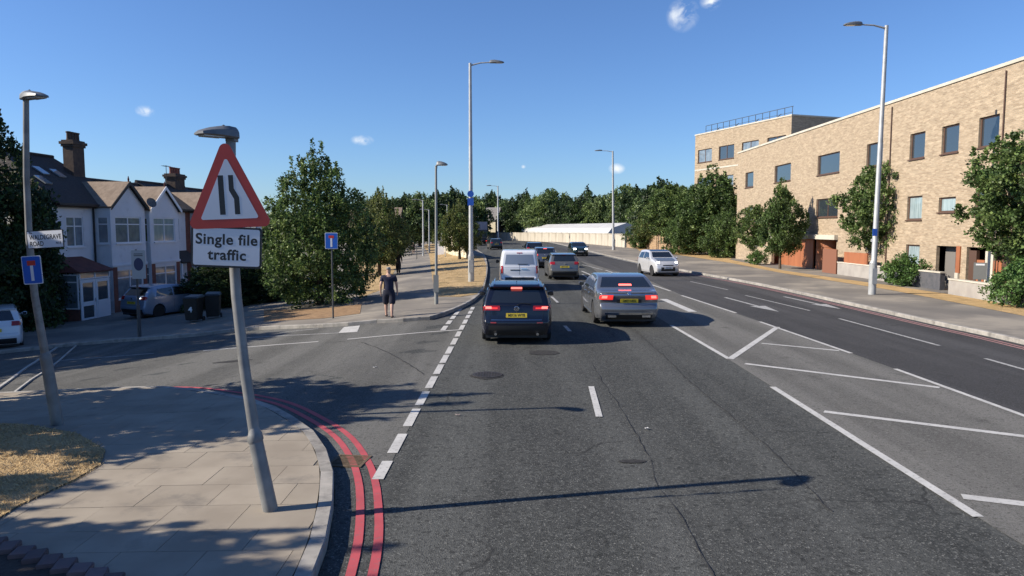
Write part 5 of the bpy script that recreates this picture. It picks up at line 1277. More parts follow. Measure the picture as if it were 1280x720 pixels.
def terrace_house(pos, rz, ln, bay, flat_win, label, roofh, ridge_x, gm1, gm2, porch=None, wm=None, hip=None, eave=5.62):
    h = empty('terraced_house', pos, rz, label, 'house', 'white bay-fronted houses'); wm = wm or M_RENDER
    ops = [w_[:4] for w_ in flat_win]
    mb = MB(); wall(mb, (0,0,0), Y_, ln, eave, ops, X_)
    mb.add([(0,0,0),(-8,0,0),(-8,0,eave),(0,0,eave)], [(0,1,2,3)]); mb.add([(0,ln,0),(-8,ln,0),(-8,ln,eave),(0,ln,eave)], [(0,1,2,3)]); mb.add([(-8,0,0),(-8,ln,0),(-8,ln,eave),(-8,0,eave)], [(0,1,2,3)])
    mb.build('wall', wm, h)
    MB().box(-7.9,-.3,.1,ln-.1,.1,eave-.1).build('sun_block_box', M_INT, h)  # unseen backing box added to block the sun behind the walls
    for w_ in flat_win: window(h, (0,w_[0],w_[2]), Y_, X_, w_[1]-w_[0], w_[3]-w_[2], w_[4], .32 if len(w_) < 6 else w_[5], gm=M_PANE_L)
    # main roof
    ov = .3; e0 = Vector((ov,-.02,eave-.05)); e1 = Vector((ov,ln,eave-.05)); r0 = Vector((-ridge_x,hip[0] if hip else 0,roofh)); r1 = Vector((-ridge_x,ln-(hip[1] if hip else 0),roofh))
    b0 = Vector((-8-ov,-.02,eave-.05)); b1 = Vector((-8-ov,ln,eave-.05))
    mb = MB(); roof_slab(mb, [e0,e1,r1,r0]); roof_slab(mb, [b0,b1,r1,r0])
    if hip:
        if hip[0]: roof_slab(mb, [e0,r0,b0])
        if hip[1]: roof_slab(mb, [e1,r1,b1])
    mb.build('roof', M_TILE, h)
    MB().tube([r0+Z_*.03, r1+Z_*.03], .09, 8).build('ridge_tiles', M_TILE, h)
    MB().box(ov-.05,ov+.10,.02,ln-.02,eave-.16,eave-.05).build('gutter', M_BLACKW, h)
    MB().box(.02,ov-.06,.02,ln-.02,eave-.24,eave-.10).build('soffit', M_BLACKW, h)
    if bay: bay_gable(h, *bay, gm1, gm2)
    return h
rz = R(-3)
hA = terrace_house((-21.2,33.35,HZ), rz, 6.25, (3.05,6.15,.85,0,5.5,6.68), [(.95,2.2,3.5,4.95,2)], 'white end terrace house with glazed porch, tan-sided gable and big chimney', 8.15, 3.6, M_PANE_L, M_PANE_L, hip=(1.6,.9))
# drainpipe and skylights, chimney
MB().tube([(.07,2.93,.1),(.07,2.93,5.45)], .045, 8).build('drainpipe', M_BLACKW, hA)
for (yy, t) in ((1.35,.42),(2.3,.62),(3.4,.60)):
    a = Vector((.3,0,5.57)); b = Vector((-3.6,0,8.15)); d = (b-a).normalized(); nn = Vector((-d.z,0,d.x)); nn = nn if nn.z > 0 else -nn; p = a+(b-a)*t+Y_*yy+nn*.03
    MB().extr([p-d*.34-Y_*.24, p-d*.34+Y_*.24, p+d*.34+Y_*.24, p+d*.34-Y_*.24], nn*.06).build('skylight', mat('skylight_glass', (.25,.28,.30), rough=.05, coat=1), hA)
chimney(hA, -2.30, 5.15, 6.0, 9.0, .55, .92, 4, M_POT)
# porch
mb = MB(); px0, py0, py1 = 1.15, -.05, 2.25
fr = [(.10,1.08,.06,1.98),(1.2,2.2,.06,1.98)]
pr = empty('x', (0,0,0)); bpy.data.objects.remove(pr)
MB().box(.0,px0-.04,py0+.02,py1-.02,0,.06).build('porch_floor', M_KERB, hA)
for a_ in (py0, py1-.05): MB().box(.02,px0-.03,a_,a_+.05,.06,.62).build('porch_dwarf_wall', M_BRICKRED, hA)
window(hA, (.02,py0,.63), X_, -Y_, px0-.04, 1.62, 1, .22, depth=-.0, gm=M_PANE_L, name='porch_window', sill=False); window(hA, (px0-.02,py1,.63), -X_, Y_, px0-.06, 1.62, 1, .22, depth=0, gm=M_PANE_L, name='porch_window', sill=False)
window(hA, (px0,py0+.0,2.0), Y_, X_, py1-py0, .36, 2, 0, depth=0, gm=M_PANE_L, name='porch_fanlight', sill=False)
for k in range(2):
    y0 = py0+.04+k*1.12; mb = MB(); d = MB()
    o = window(hA, (px0,y0,.03), Y_, X_, 1.09, 1.95, 1, 0, depth=0, gm=M_PANE, name='door', fw=.15, sill=False)
    MB().box(px0+.045,px0+.07,y0+.12,y0+.97,.75,.95).build('door_rail', M_UPVC, o)
    if k == 0: MB().box(px0+.05,px0+.09,y0+1.0,y0+1.03,.9,1.08).build('door_handle', M_CHROME, o)
    else: MB().box(px0+.03,px0+.06,y0+.1,y0+.99,.1,.75).build('door_panel', M_UPVC, o)
mb = MB(); roof_slab(mb, [(px0+.2,py0-.2,2.36),(px0+.2,py1+.2,2.36),(0,py1-.3,3.02),(0,py0+.25,3.02)], .06); roof_slab(mb, [(px0+.2,py0-.2,2.358),(0,py0+.25,3.018),(0,py0-.2,2.358)], .06); mb.build('porch_roof', M_TILE_RED, hA)
q = hA.matrix_world
Rz = Matrix.Rotation(rz, 3, 'Z')
p2 = Vector((-21.2,33.35,HZ))+Rz @ Vector((0,6.27,0))
hB = terrace_house(tuple(p2), rz, 5.9, (.35,3.4,.85,0,5.45,6.62), [(4.2,5.1,3.7,4.95,2),(4.1,5.1,.9,2.2,2)], 'white middle terrace house with pale gable, satellite dish and canopied door', 7.1, 3.0, M_PANE_S, mat('window_glass_green', (.10,.13,.05), (.05,.06,.03), rough=.05, coat=1, scale=3))
mb = MB(); mb.lathe([(.02,0),(.16,.03),(.27,.09),(.275,.095),(.16,.05),(.0,.03)], seg=22, axis='x'); mb.tube([(.05,0,0),(.32,0,-.1)], .01, 5); mb.build('satellite_dish', mat('dish_grey', (.10,.10,.10), rough=.5), hB, loc=(1.15,.0,5.75), rot=(0,R(-20),R(-30)))
mb = MB(); roof_slab(mb, [(.9,3.7,2.35),(.9,5.9,2.35),(0,5.9,3.0),(0,3.7,3.0)], .1); mb.build('door_canopy', M_TILE, hB)
for yy in (3.8, 5.75): MB().box(.72,.82,yy-.05,yy+.05,0,2.3).build('canopy_post', M_UPVC, hB)
p3 = p2+Rz @ Vector((0,5.92,0))
hC = terrace_house(tuple(p3), rz, 6, (.6,3.6,.8,0,5.45,6.6), [(4.3,5.3,3.1,4.4,2),(4.3,5.2,.2,2.2,1,.2)], 'brick-walled terrace house third along, half behind the warning sign', 7.3, 3.1, M_PANE_L, M_PANE_L, wm=M_BRICKRED)
chimney(hC, -2.9, 4.4, 5.8, 8.1, .7, 1.3, 4, mat('pot_terracotta', (.20,.07,.05), rough=.9))
tva = MB(); tva.tube([(-2.9,3.3,6.4),(-2.9,3.3,8.6)], .02, 6); tva.tube([(-2.9,2.9,8.55),(-2.9,3.7,8.55)], .014, 5); [tva.tube([(-3.1,3.3+k*.14,8.55),(-2.7,3.3+k*.14,8.55)], .01, 4) for k in range(-2,3)]; tva.build('tv_aerial', M_BLACKW, hC)
p4 = p3+Rz @ Vector((0,6.02,0))
hD = terrace_house(tuple(p4), rz, 6, (.6,3.6,.8,0,5.45,6.6), [(4.3,5.3,3.1,4.4,2)], 'fourth terrace house furthest along the row behind the sign post', 7.2, 3.1, M_PANE_L, M_PANE_L)
# front garden fence between forecourt and houses
M_FENCE = mat('pale_fence', (.35,.36,.36), (.26,.27,.27), rough=.8, scale=4)
fn = empty('garden_fence', (-16.6,47.5,HZ), 0, 'pale picket fence in the shade behind the warning sign post', 'fence')
pk = MB().prism([(-.045,-.012),(.045,-.012),(.045,.012),(-.045,.012)], 0, 1.25).mesh('picket', M_FENCE)
for k in range(26): link('picket', pk, fn, (k*.16, 0, 0))
MB().box(-.05,4.1,.014,.05,.3,.38).build('rail', M_FENCE, fn); MB().box(-.05,4.1,.014,.05,.9,.98).build('rail', M_FENCE, fn)
fw_ = empty('garden_wall', (0,0,0), 0, 'low dark garden wall in front of the bay-fronted houses', 'wall')
a = G(196,362,.12); b = G(236,366,.12)
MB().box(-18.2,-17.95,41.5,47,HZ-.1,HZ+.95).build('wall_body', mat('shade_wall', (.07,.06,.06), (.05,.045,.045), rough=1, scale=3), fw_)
# hedge and wheelie bins
for (x, y, px_, s, lab) in [(-14.2,35.6,0,(.66,.42,.30),'big dark clipped hedge between the silver car and the sign post'), (-12.0,36.6,0,(.55,.45,.33),'dark hedge behind the warning sign post beside the bins')]:
    tree('hedge', x, y, lab, None, s, 1.2, name='hedge', cat='hedge')
M_BIN = mat('bin_black_plastic', (.012,.012,.013), (.02,.02,.02), rough=.45, scale=6)
def bin_(x, y, z, label, num=None, yaw=0):
    b = empty('wheelie_bin', (x,y,z), yaw, label, 'wheelie bin', 'black wheelie bins')
    v = [(-.24,-.27,.08),(.24,-.27,.08),(.24,.22,.08),(-.24,.22,.08),(-.29,-.36,.96),(.29,-.36,.96),(.29,.32,.96),(-.29,.32,.96)]
    MB().add(v, [(0,3,2,1),(4,5,6,7),(0,1,5,4),(1,2,6,5),(2,3,7,6),(3,0,4,7)]).build('bin_body', M_BIN, b, bevel=.02)
    v = [(-.31,-.39,.965),(.31,-.39,.965),(.31,.36,.965),(-.31,.36,.965),(-.24,-.30,1.03),(.24,-.30,1.03),(.26,.33,1.07),(-.26,.33,1.07)]
    MB().add(v, [(0,3,2,1),(4,5,6,7),(0,1,5,4),(1,2,6,5),(2,3,7,6),(3,0,4,7)]).build('lid', M_BIN, b, bevel=.01)
    for sg in (-1,1): MB().lathe([(.09,-.03),(.10,-.02),(.10,.02),(.09,.03)], c=(sg*.27,.25,.10), seg=14, axis='x').build('wheel', M_TRIM, b)
    MB().tube([(-.26,.40,1.0),(.26,.40,1.0)], .018, 8).build('handle', M_BIN, b)
    if num: text_obj(num, .34, M_SWHITE, b, Matrix.Translation((0,-.335,.52)) @ Matrix.Rotation(R(84), 4, 'X'), .002, bold=.006)
p = G(243,402,.12); bin_(p[0], p[1], ter(*p)+.12, 'black wheelie bin painted with a white number 4', '4')
p = G(262,399,.12); bin_(p[0], p[1]+.4, ter(*p)+.12, 'plain black wheelie bin beside the numbered one', None, R(15))

# ---- buildings on the right
def brick_mat(name, a, b, mort):
    m = bpy.data.materials.new(name); m.use_nodes = True; t = m.node_tree; n = t.nodes; l = t.links; p = n['Principled BSDF']
    co = n.new('ShaderNodeTexCoord'); sp = n.new('ShaderNodeSeparateXYZ'); l.new(co.outputs['Object'], sp.inputs[0])
    ad = n.new('ShaderNodeMath'); ad.operation = 'SUBTRACT'; l.new(sp.outputs['Y'], ad.inputs[0]); l.new(sp.outputs['X'], ad.inputs[1])
    cb = n.new('ShaderNodeCombineXYZ'); l.new(ad.outputs[0], cb.inputs[0]); l.new(sp.outputs['Z'], cb.inputs[1])
    br = n.new('ShaderNodeTexBrick'); l.new(cb.outputs[0], br.inputs['Vector']); br.inputs['Scale'].default_value = 1
    br.inputs['Brick Width'].default_value = .225; br.inputs['Row Height'].default_value = .075; br.inputs['Mortar Size'].default_value = .008
    br.inputs['Color1'].default_value = (*a, 1); br.inputs['Color2'].default_value = (*b, 1); br.inputs['Mortar'].default_value = (*mort, 1)
    nz = n.new('ShaderNodeTexNoise'); nz.inputs['Scale'].default_value = 1.3; nz.inputs['Detail'].default_value = 9; nz.inputs['Roughness'].default_value = .7
    mp = n.new('ShaderNodeMapping'); mp.inputs['Scale'].default_value = (1,1,5.5); l.new(co.outputs['Object'], mp.inputs['Vector']); l.new(mp.outputs['Vector'], nz.inputs['Vector'])
    mr = n.new('ShaderNodeMapRange'); mr.inputs['From Min'].default_value = .3; mr.inputs['From Max'].default_value = .7; mr.inputs['To Min'].default_value = .72; mr.inputs['To Max'].default_value = 1.22
    l.new(nz.outputs['Fac'], mr.inputs['Value']); mu = n.new('ShaderNodeMixRGB'); mu.blend_type = 'MULTIPLY'; mu.inputs['Fac'].default_value = 1
    l.new(br.outputs['Color'], mu.inputs[1]); l.new(mr.outputs['Result'], mu.inputs[2]); l.new(mu.outputs['Color'], p.inputs['Base Color'])
    bp = n.new('ShaderNodeBump'); bp.inputs['Distance'].default_value = .008; l.new(br.outputs['Fac'], bp.inputs['Height']); bp.invert = True; l.new(bp.outputs['Normal'], p.inputs['Normal'])
    p.inputs['Roughness'].default_value = .95; MATS[name] = m; return m
M_BUFF = brick_mat('buff_brick', (.43,.34,.235), (.30,.225,.15), (.40,.34,.26))
M_STOCK = brick_mat('brown_brick', (.36,.24,.14), (.27,.175,.10), (.36,.29,.20))
M_TERRA = mat('terracotta_panel', (.34,.125,.055), (.28,.10,.045), rough=.6, scale=2, detail=5, stretch=(1,1,.3))
M_TERRA_SHADE = mat('terracotta_recess_shade', (.12,.045,.03), rough=.7)  # darker terracotta copy: shade of the recesses put into the colour
M_BROWNF = mat('bronze_frame', (.09,.05,.035), rough=.5)
M_CONC = mat('pale_concrete', (.52,.49,.42), (.44,.41,.34), rough=.9, scale=1.5, detail=7)
def block(name, label, pos, yaw, ln, dep, ht, wins, ops=(), matw=None, cat='building'):
    """long block whose front faces local -x; wins: (y0,y1,z0,z1,cols,glass)"""
    b = empty(name, pos, yaw, label, cat); U, Nn = -Y_, -X_
    mb = MB(); allo = [(ln-w_[1], ln-w_[0], w_[2], w_[3]) for w_ in wins]+[(ln-o[1], ln-o[0], o[2], o[3]) for o in ops]
    wall(mb, (0,ln,0), U, ln, ht, allo, Nn, depth=.16); mb.build('front_wall', matw or M_BUFF, b)
    mb = MB(); mb.add([(0,0,0),(dep,0,0),(dep,0,ht),(0,0,ht)], [(0,1,2,3)]); mb.add([(0,ln,0),(dep,ln,0),(dep,ln,ht),(0,ln,ht)], [(0,1,2,3)]); mb.add([(dep,0,0),(dep,ln,0),(dep,ln,ht),(dep,0,ht)], [(0,1,2,3)])
    mb.build('side_walls', matw or M_BUFF, b)
    MB().box(-.06,dep+.06,-.06,ln+.06,ht+.002,ht+.14).build('parapet_coping', M_CONC, b)
    for w_ in wins:
        window(b, (0,w_[1],w_[2]), U, Nn, w_[1]-w_[0], w_[3]-w_[2], w_[4], 0, fm=M_BROWNF, gm=w_[5], depth=.14, fw=.07)
    return b
BX = 20.5
def yb(px_): return BX*900/(px_-640)      # distance along the facade for a picture column
L0 = 27.5
def wy(a, b): a2, b2 = yb(b)-L0, yb(a)-L0; return a2, b2
wins = []
for a, b, z0, z1, c_, g_ in [(1018,1045,3.5,4.72,2,M_PANE),(1131,1149.5,3.22,4.42,1,M_PANE_S),(1170,1191,3.55,4.25,1,M_PANE_S),(929,939,3.4,4.6,1,M_PANE_S),(1215,1240,3.4,4.5,2,M_PANE),(1132,1149,.9,1.95,1,M_PANE_S),(965,985,3.4,4.6,2,M_PANE),(1078,1098,3.4,4.6,1,M_PANE)]:
    y0, y1 = wy(a, b); wins.append((y0, y1, z0, z1, c_, g_))
for a, b in ((1018,1045),(1131,1149.5),(1170,1191),(929,939),(965,985),(1078,1098),(1215,1240)):
    y0, y1 = wy(a, b); wins.append((y0, y1, 6.3, 7.6, 1, M_PANE))
recess = wy(962,1045); porch = wy(1170,1196)
porch2 = wy(1208,1262)
LB = block('apartment_block', 'long buff brick flats with terracotta entrances behind the right-hand trees', (BX,L0,.1), 0, 38.5, 12, 9.5, wins, [(recess[0],recess[1],.02,2.05),(porch[0],porch[1],.02,1.95),(porch2[0],porch2[1],.02,1.95)])
MB().box(1.6,11.8,.2,38.3,.05,9.3).build('sun_block_box', M_INT, LB)  # dark box added behind the front wall to stop sunlight
MB().box(-.25,.0,recess[0]-.2,recess[1]+.1,2.06,2.36).build('concrete_band', M_CONC, LB)
y0, y1 = recess
for k in range(7):
    a = y0+4.1+(y1-y0-4.1)*k/7; MB().box(.25,.33,a+.01,a+(y1-y0-4.1)/7-.01,.02,2.03).build('garage_panel', M_TERRA, LB)
mb = MB()
for k in range(4):
    z = .03+k*.5; mb.lathe([(.9,z),(.9,z+.48)], c=(1.0,y0+3.1,0), seg=26)
mb.build('curved_wall', M_TERRA, LB, smooth=40)
MB().box(1.3,1.5,y0,y0+4.2,.02,2.03).build('recess_back', M_TERRA_SHADE, LB); MB().box(-.02,.25,y0+.25,y0+1.05,.02,1.45).build('pier', M_TERRA, LB)
y0, y1 = porch
MB().box(.45,.6,y0,y1,.02,1.93).build('porch_back', mat('porch_grey', (.16,.15,.14), rough=.8), LB)
window(LB, (.45,y0+.75,.9), -Y_, -X_, .5, .8, 1, 0, fm=M_BROWNF, gm=M_PANE_S, depth=.0, name='porch_window', sill=False)
MB().box(-.06,.10,y0-.30,y0-.02,.75,1.97).build('porch_post', M_TERRA, LB); MB().box(-.10,.02,y0-.28,y0-.04,.0,.745).build('porch_pier', M_CONC, LB)
y0, y1 = porch2
MB().box(.9,1.0,y0,y1,.02,1.93).build('porch_back', M_TERRA_SHADE, LB)
for k, m_ in enumerate((M_BROWNF, M_TERRA, M_CONC, M_TERRA, M_BROWNF)):
    a = y1-.15-k*(y1-y0-.2)/5; MB().box(.02+.02*k,.16,a-(y1-y0)/5+.05,a,.02,1.4 if k % 2 else 1.8).build('entrance_panel', m_, LB)
for px_ in (1108,1246): MB().tube([(-.05,yb(px_)-L0,.1),(-.05,yb(px_)-L0,9.3)], .03, 8).build('downpipe', M_BROWNF, LB)
# projecting terracotta screens between recess and tree
y0, y1 = wy(1046,1064); MB().box(-.9,-.82,y0,y1,.0,1.5).build('screen_panel', mat('screen_brown', (.20,.085,.05), rough=.7), LB)
y0, y1 = wy(1074,1104); MB().box(-.9,-.82,y0,y1,.0,1.4).build('screen_panel', M_TERRA, LB)
# garden walls
def gwall(label, a, b, h_, m_, t=.22, cop=True, z=.1):
    A, B = Vector(a), Vector(b); d = (B-A); ang = math.atan2(d.y, d.x); o = empty('garden_wall', (A.x, A.y, z), ang, label, 'wall')
    MB().box(0,d.length,-t/2,t/2,-.1,h_).build('wall_body', m_, o)
    if cop: MB().box(-.03,d.length+.03,-t/2-.03,t/2+.03,h_+.002,h_+.06).build('coping', M_CONC, o)
    return o
M_SLATE = mat('slate_wall', (.06,.065,.075), (.09,.09,.10), rough=.8, scale=6)
gwall('low pale grey garden wall left of the round shrub', (19.7,43.3), (19.7,37.4), .72, mat('grey_render', (.34,.32,.29), (.28,.26,.24), rough=.9, scale=2))
gwall('dark slate garden wall before the shaded porch', (19.3,37.0), (19.3,32.2), .78, M_SLATE)
gwall('pale grey garden wall right of the marker board', (18.6,30.4), (18.2,25.0), .62, MATS['grey_render'])
gwall('short buff wall left of the garage doors', (20.1,61), (20.1,55.5), 1.3, M_BUFF)
# tower
F = Vector((21.2,84.4)); Nn_ = Vector((25.9,71.0)); d = (F-Nn_).normalized(); yaw = math.atan2(-d.x, d.y); ln = 16.0
org = F-d*ln
tw = []
for z0 in (1.2,4.2,7.05,10.25):
    for k in range(4):
        a = ln-3.3-k*4.0; tw.append((a, a+2.7, z0, z0+1.45, 2, M_PANE if (k+int(z0)) % 2 else M_PANE_L))
TB = block('apartment_tower', 'four storey buff brick corner block with rooftop railings', (org.x,org.y,.1), yaw, ln, 14, 13.4, tw)
MB().box(1.0,13.8,.2,ln-.2,.05,13.2).build('sun_block_box', M_INT, TB)  # dark filler box added so sun cannot pass through the tower
for z in (3.05,6.2,9.35): MB().box(-.03,-.002,.02,ln-.02,z,z+.16).build('string_course', M_CONC, TB)
rl = MB()
for k in range(14): rl.tube([(1.0,ln-.6-k*1.1,13.4),(1.0,ln-.6-k*1.1,14.5)], .03, 6)
rl.tube([(1.0,ln-.6,14.5),(1.0,ln-15,14.5)], .03, 6); rl.tube([(1.0,ln-.6,13.95),(1.0,ln-15,13.95)], .02, 6)
for k in range(4): rl.tube([(1.0,ln-2-k*3.4,13.5),(1.9,ln-2-k*3.4,14.2)], .04, 6)
rl.build('roof_railing', M_POLED, TB)
# ---- retaining wall: separate concrete panels
rw = empty('retaining_wall', (0,0,0), 0, 'long stained white concrete retaining wall curving behind the road', 'wall')
M_RW = mat('stained_concrete', (.46,.42,.345), (.36,.325,.26), rough=.95, scale=.8, detail=8, stretch=(1.2,1.2,.25), c3=(.26,.23,.18), scale3=.8, f3=(.54,.72), rnd=.09)
path = resample(catmull([(16.3,103.5),(15.2,113),(13.7,125),(10.5,140),(6,155),(0,170),(-7,186),(-16,205)], 6), 4.2)
for k in range(len(path)-1):
    a, b = Vector(path[k]), Vector(path[k+1]); d = (b-a); l_ = d.length; ang = math.atan2(d.y, d.x); h_ = 1.86-.012*k+random.uniform(-.03,.03)
    MB().box(.02,l_-.02,-.14,.14,-.15,h_).build('wall_panel', M_RW, rw, loc=(a.x,a.y,.1), rot=(0,0,ang), bevel=.01)
    MB().box(-.02,l_-.021,-.18,.18,h_+.002,h_+.10).build('coping_stone', M_RW, rw, loc=(a.x,a.y,.1), rot=(0,0,ang))
def brickrun(label, pts, h_, m_, name='boundary_wall'):
    o = empty(name, (0,0,0), 0, label, 'wall')
    for k in range(len(pts)-1):
        a, b = Vector(pts[k]), Vector(pts[k+1]); d = b-a; ang = math.atan2(d.y, d.x)
        MB().box(.03,d.length-.03,-.11,.11,-.1,h_).build('wall_section', m_, o, loc=(a.x,a.y,.1), rot=(0,0,ang)); MB().box(-.0,d.length-.0,-.15,.15,h_+.002,h_+.07).build('coping', M_STOCK, o, loc=(a.x,a.y,.1), rot=(0,0,ang))
        MB().box(-.18,.18,-.18,.18,-.1,h_+.2).build('pier', m_, o, loc=(b.x,b.y,.1), rot=(0,0,ang))
    return o
brickrun('brown brick boundary wall between the white wall and the trees', [(16.45,103.0),(17.6,98),(18.7,93),(19.8,88),(21.0,82)], 1.75, M_STOCK)
# ---- long white shed behind the wall
sh = empty('long_white_shed', (18.9,119,.0), 0, 'long low white roofed shed rising behind the retaining wall', 'shed')
A = Vector((18.9,119)); B = Vector((2.5,196)); d = B-A; ln = d.length; ang = math.atan2(d.y, d.x); sh.rotation_euler = (0,0,ang)
M_SHED = mat('white_sheet', (.50,.50,.49), (.43,.43,.42), rough=.6, scale=.7, detail=6)
prf = [(-3.2,0),(-3.2,2.1),(-2.6,2.9),(0,3.75),(2.6,2.9),(3.2,2.1),(3.2,0)]
mb = MB(); mb.extr([(0,x,z) for x, z in prf], (ln,0,0)); mb.build('shed_shell', M_SHED, sh)
for k in range(20): MB().box(.1+k*ln/20,.16+k*ln/20,3.205,3.26,0,2.1).build('rib', M_SHED, sh)
MB().extr([(-.02,-2.4,.2),(-.02,2.4,.2),(-.02,2.4,2.0),(-.02,-2.4,2.0)], (.015,0,0)).build('end_door', mat('shed_grey', (.35,.36,.36), rough=.7), sh)
# ---- far house with grey roof
fh = empty('far_house', (0,0,0), 0, 'far house with grey pitched roof and cream gable beyond the lorry', 'house')
pq = at(606,290,190); fh.location = (pq.x, 190, -.2); fh.rotation_euler = (0,0,R(-24))
M_CREAM = mat('cream_render', (.62,.55,.40), (.56,.50,.36), rough=.9, scale=1)
mb = MB(); mb.box(-3.1,3.1,0,6,0,5.4); mb.extr([(3.1,0,5.4),(3.1,6,5.4),(3.1,3,8.4)], (-6.2,0,0)); mb.build('wall', M_CREAM, fh)
mb = MB(); roof_slab(mb, [(-3.4,-.4,5.1),(3.4,-.4,5.1),(3.4,3,8.55),(-2.4,3,8.55)], .15); roof_slab(mb, [(-3.4,6.4,5.1),(3.4,6.4,5.1),(3.4,3,8.55),(-2.4,3,8.55)], .15); mb.build('roof', mat('grey_slates', (.20,.19,.18), (.15,.145,.14), rough=.85, scale=2), fh)
MB().box(-1.6,-.5,.2,1.9,5.9,7.3).build('dormer', M_UPVC, fh); window(fh, (.4,0,1.2), X_, -Y_, 1.2, 1.2, 2, 0); window(fh, (-2.2,0,3.6), X_, -Y_, 1.2, 1.1, 2, 0)
MB().box(3.11,3.3,.3,5.7,.0,5.0).build('dark_side_panel', M_BROWNF, fh)  # dark panel laid over the right-hand gable wall
# house peeping over the tree line
fh2 = empty('far_house', (0,0,0), 0, 'brown-roofed house just showing between trees left of the footpath lamps', 'house'); pq = at(474,262,120); fh2.location = (pq.x-1, 120, -2)
mb = MB(); mb.box(-4,4,0,7,0,5.2); mb.extr([(-4,0,5.2),(-4,7,5.2),(-4,3.5,8.2)], (8,0,0)); mb.build('wall', M_CREAM, fh2)
mb = MB(); roof_slab(mb, [(-4.3,-.4,4.9),(4.3,-.4,4.9),(4.3,3.5,8.4),(-4.3,3.5,8.4)], .15); roof_slab(mb, [(-4.3,7.4,4.9),(4.3,7.4,4.9),(4.3,3.5,8.4),(-4.3,3.5,8.4)], .15); mb.build('roof', M_TILE_TAN_LIT, fh2)
fh3 = empty('far_house', (0,0,0), 0, 'pale roofed building glimpsed between the dark trees above the shed', 'house'); pq = at(709,262,200); fh3.location = (pq.x, 196, 0)
mb = MB(); mb.box(-4,4,0,7,0,6.4); mb.build('wall', M_CREAM, fh3); mb = MB(); roof_slab(mb, [(-4.3,-.4,6.3),(4.3,-.4,6.3),(2.6,3.5,9.3),(-2.6,3.5,9.3)], .15); mb.build('roof', M_TILE_TAN_LIT, fh3)
# ---- cream wall by the footpath
cw = empty('cream_wall', (0,0,0), 0, 'cream panelled wall beside the footpath under the leaning tree', 'wall')
pts = resample([G(584,322.5,.12), G(566,319,.12), G(556,315,.12), (-8.9,104)], 2.6)
for k in range(len(pts)-1):
    a, b = Vector(pts[k]), Vector(pts[k+1]); d = b-a; ang = math.atan2(d.y, d.x); h_ = 1.8+.09*k
    MB().box(.05,d.length-.05,-.06,.06,-.1,h_).build('wall_panel', M_CREAM, cw, loc=(a.x,a.y,.1+ter(a.x,a.y)), rot=(0,0,ang)); MB().box(-.09,.09,-.10,.10,-.1,h_+.12).build('post', M_CONC, cw, loc=(a.x,a.y,.1+ter(a.x,a.y)), rot=(0,0,ang))
q = at(550.5,314,93); wp = empty('white_kiosk', (q.x, 93, ter(q.x,93)), 0, 'tall rounded white panel at the far end of the cream wall', 'panel')
MB().extr([(x, 0, z) for x, z in rounded([(-.5,0),(.5,0),(.5,2.9),(-.35,2.9)], .25)], (0,.35,0)).build('panel_body', M_UPVC, wp); MB().box(-.55,.55,-.05,.40,-.2,.12).build('plinth', M_CONC, wp)
# ---------------------------------------------------------------- people
M_SKIN = mat('skin', (.50,.31,.23), (.44,.27,.20), rough=.6, scale=12)
M_SHOE = mat('shoe_dark', (.02,.02,.022), rough=.7)
def skin_mesh(name, verts, edges, radii, m_, root_i=0, sub=2, parent=None, fixs=None):
    me = bpy.data.meshes.new(name); me.from_pydata(verts, edges, []); o = bpy.data.objects.new(name, me); COL.objects.link(o)
    sk = o.modifiers.new('s', 'SKIN'); sk.use_smooth_shade = True
    sl = me.skin_vertices[0].data
    for i, r in enumerate(radii):
        rr = r if isinstance(r, tuple) else (r, r); sl[i].radius = rr
    sl[root_i].use_root = True
    su = o.modifiers.new('u', 'SUBSURF'); su.levels = sub; su.render_levels = sub
    bpy.context.view_layer.update()
    m2 = bpy.data.meshes.new_from_object(o.evaluated_get(bpy.context.evaluated_depsgraph_get())); bpy.data.objects.remove(o)
    m2.materials.clear(); m2.materials.append(m_); m2.name = name
    ob = bpy.data.objects.new(name, m2); COL.objects.link(ob); ob.parent = parent; return ob
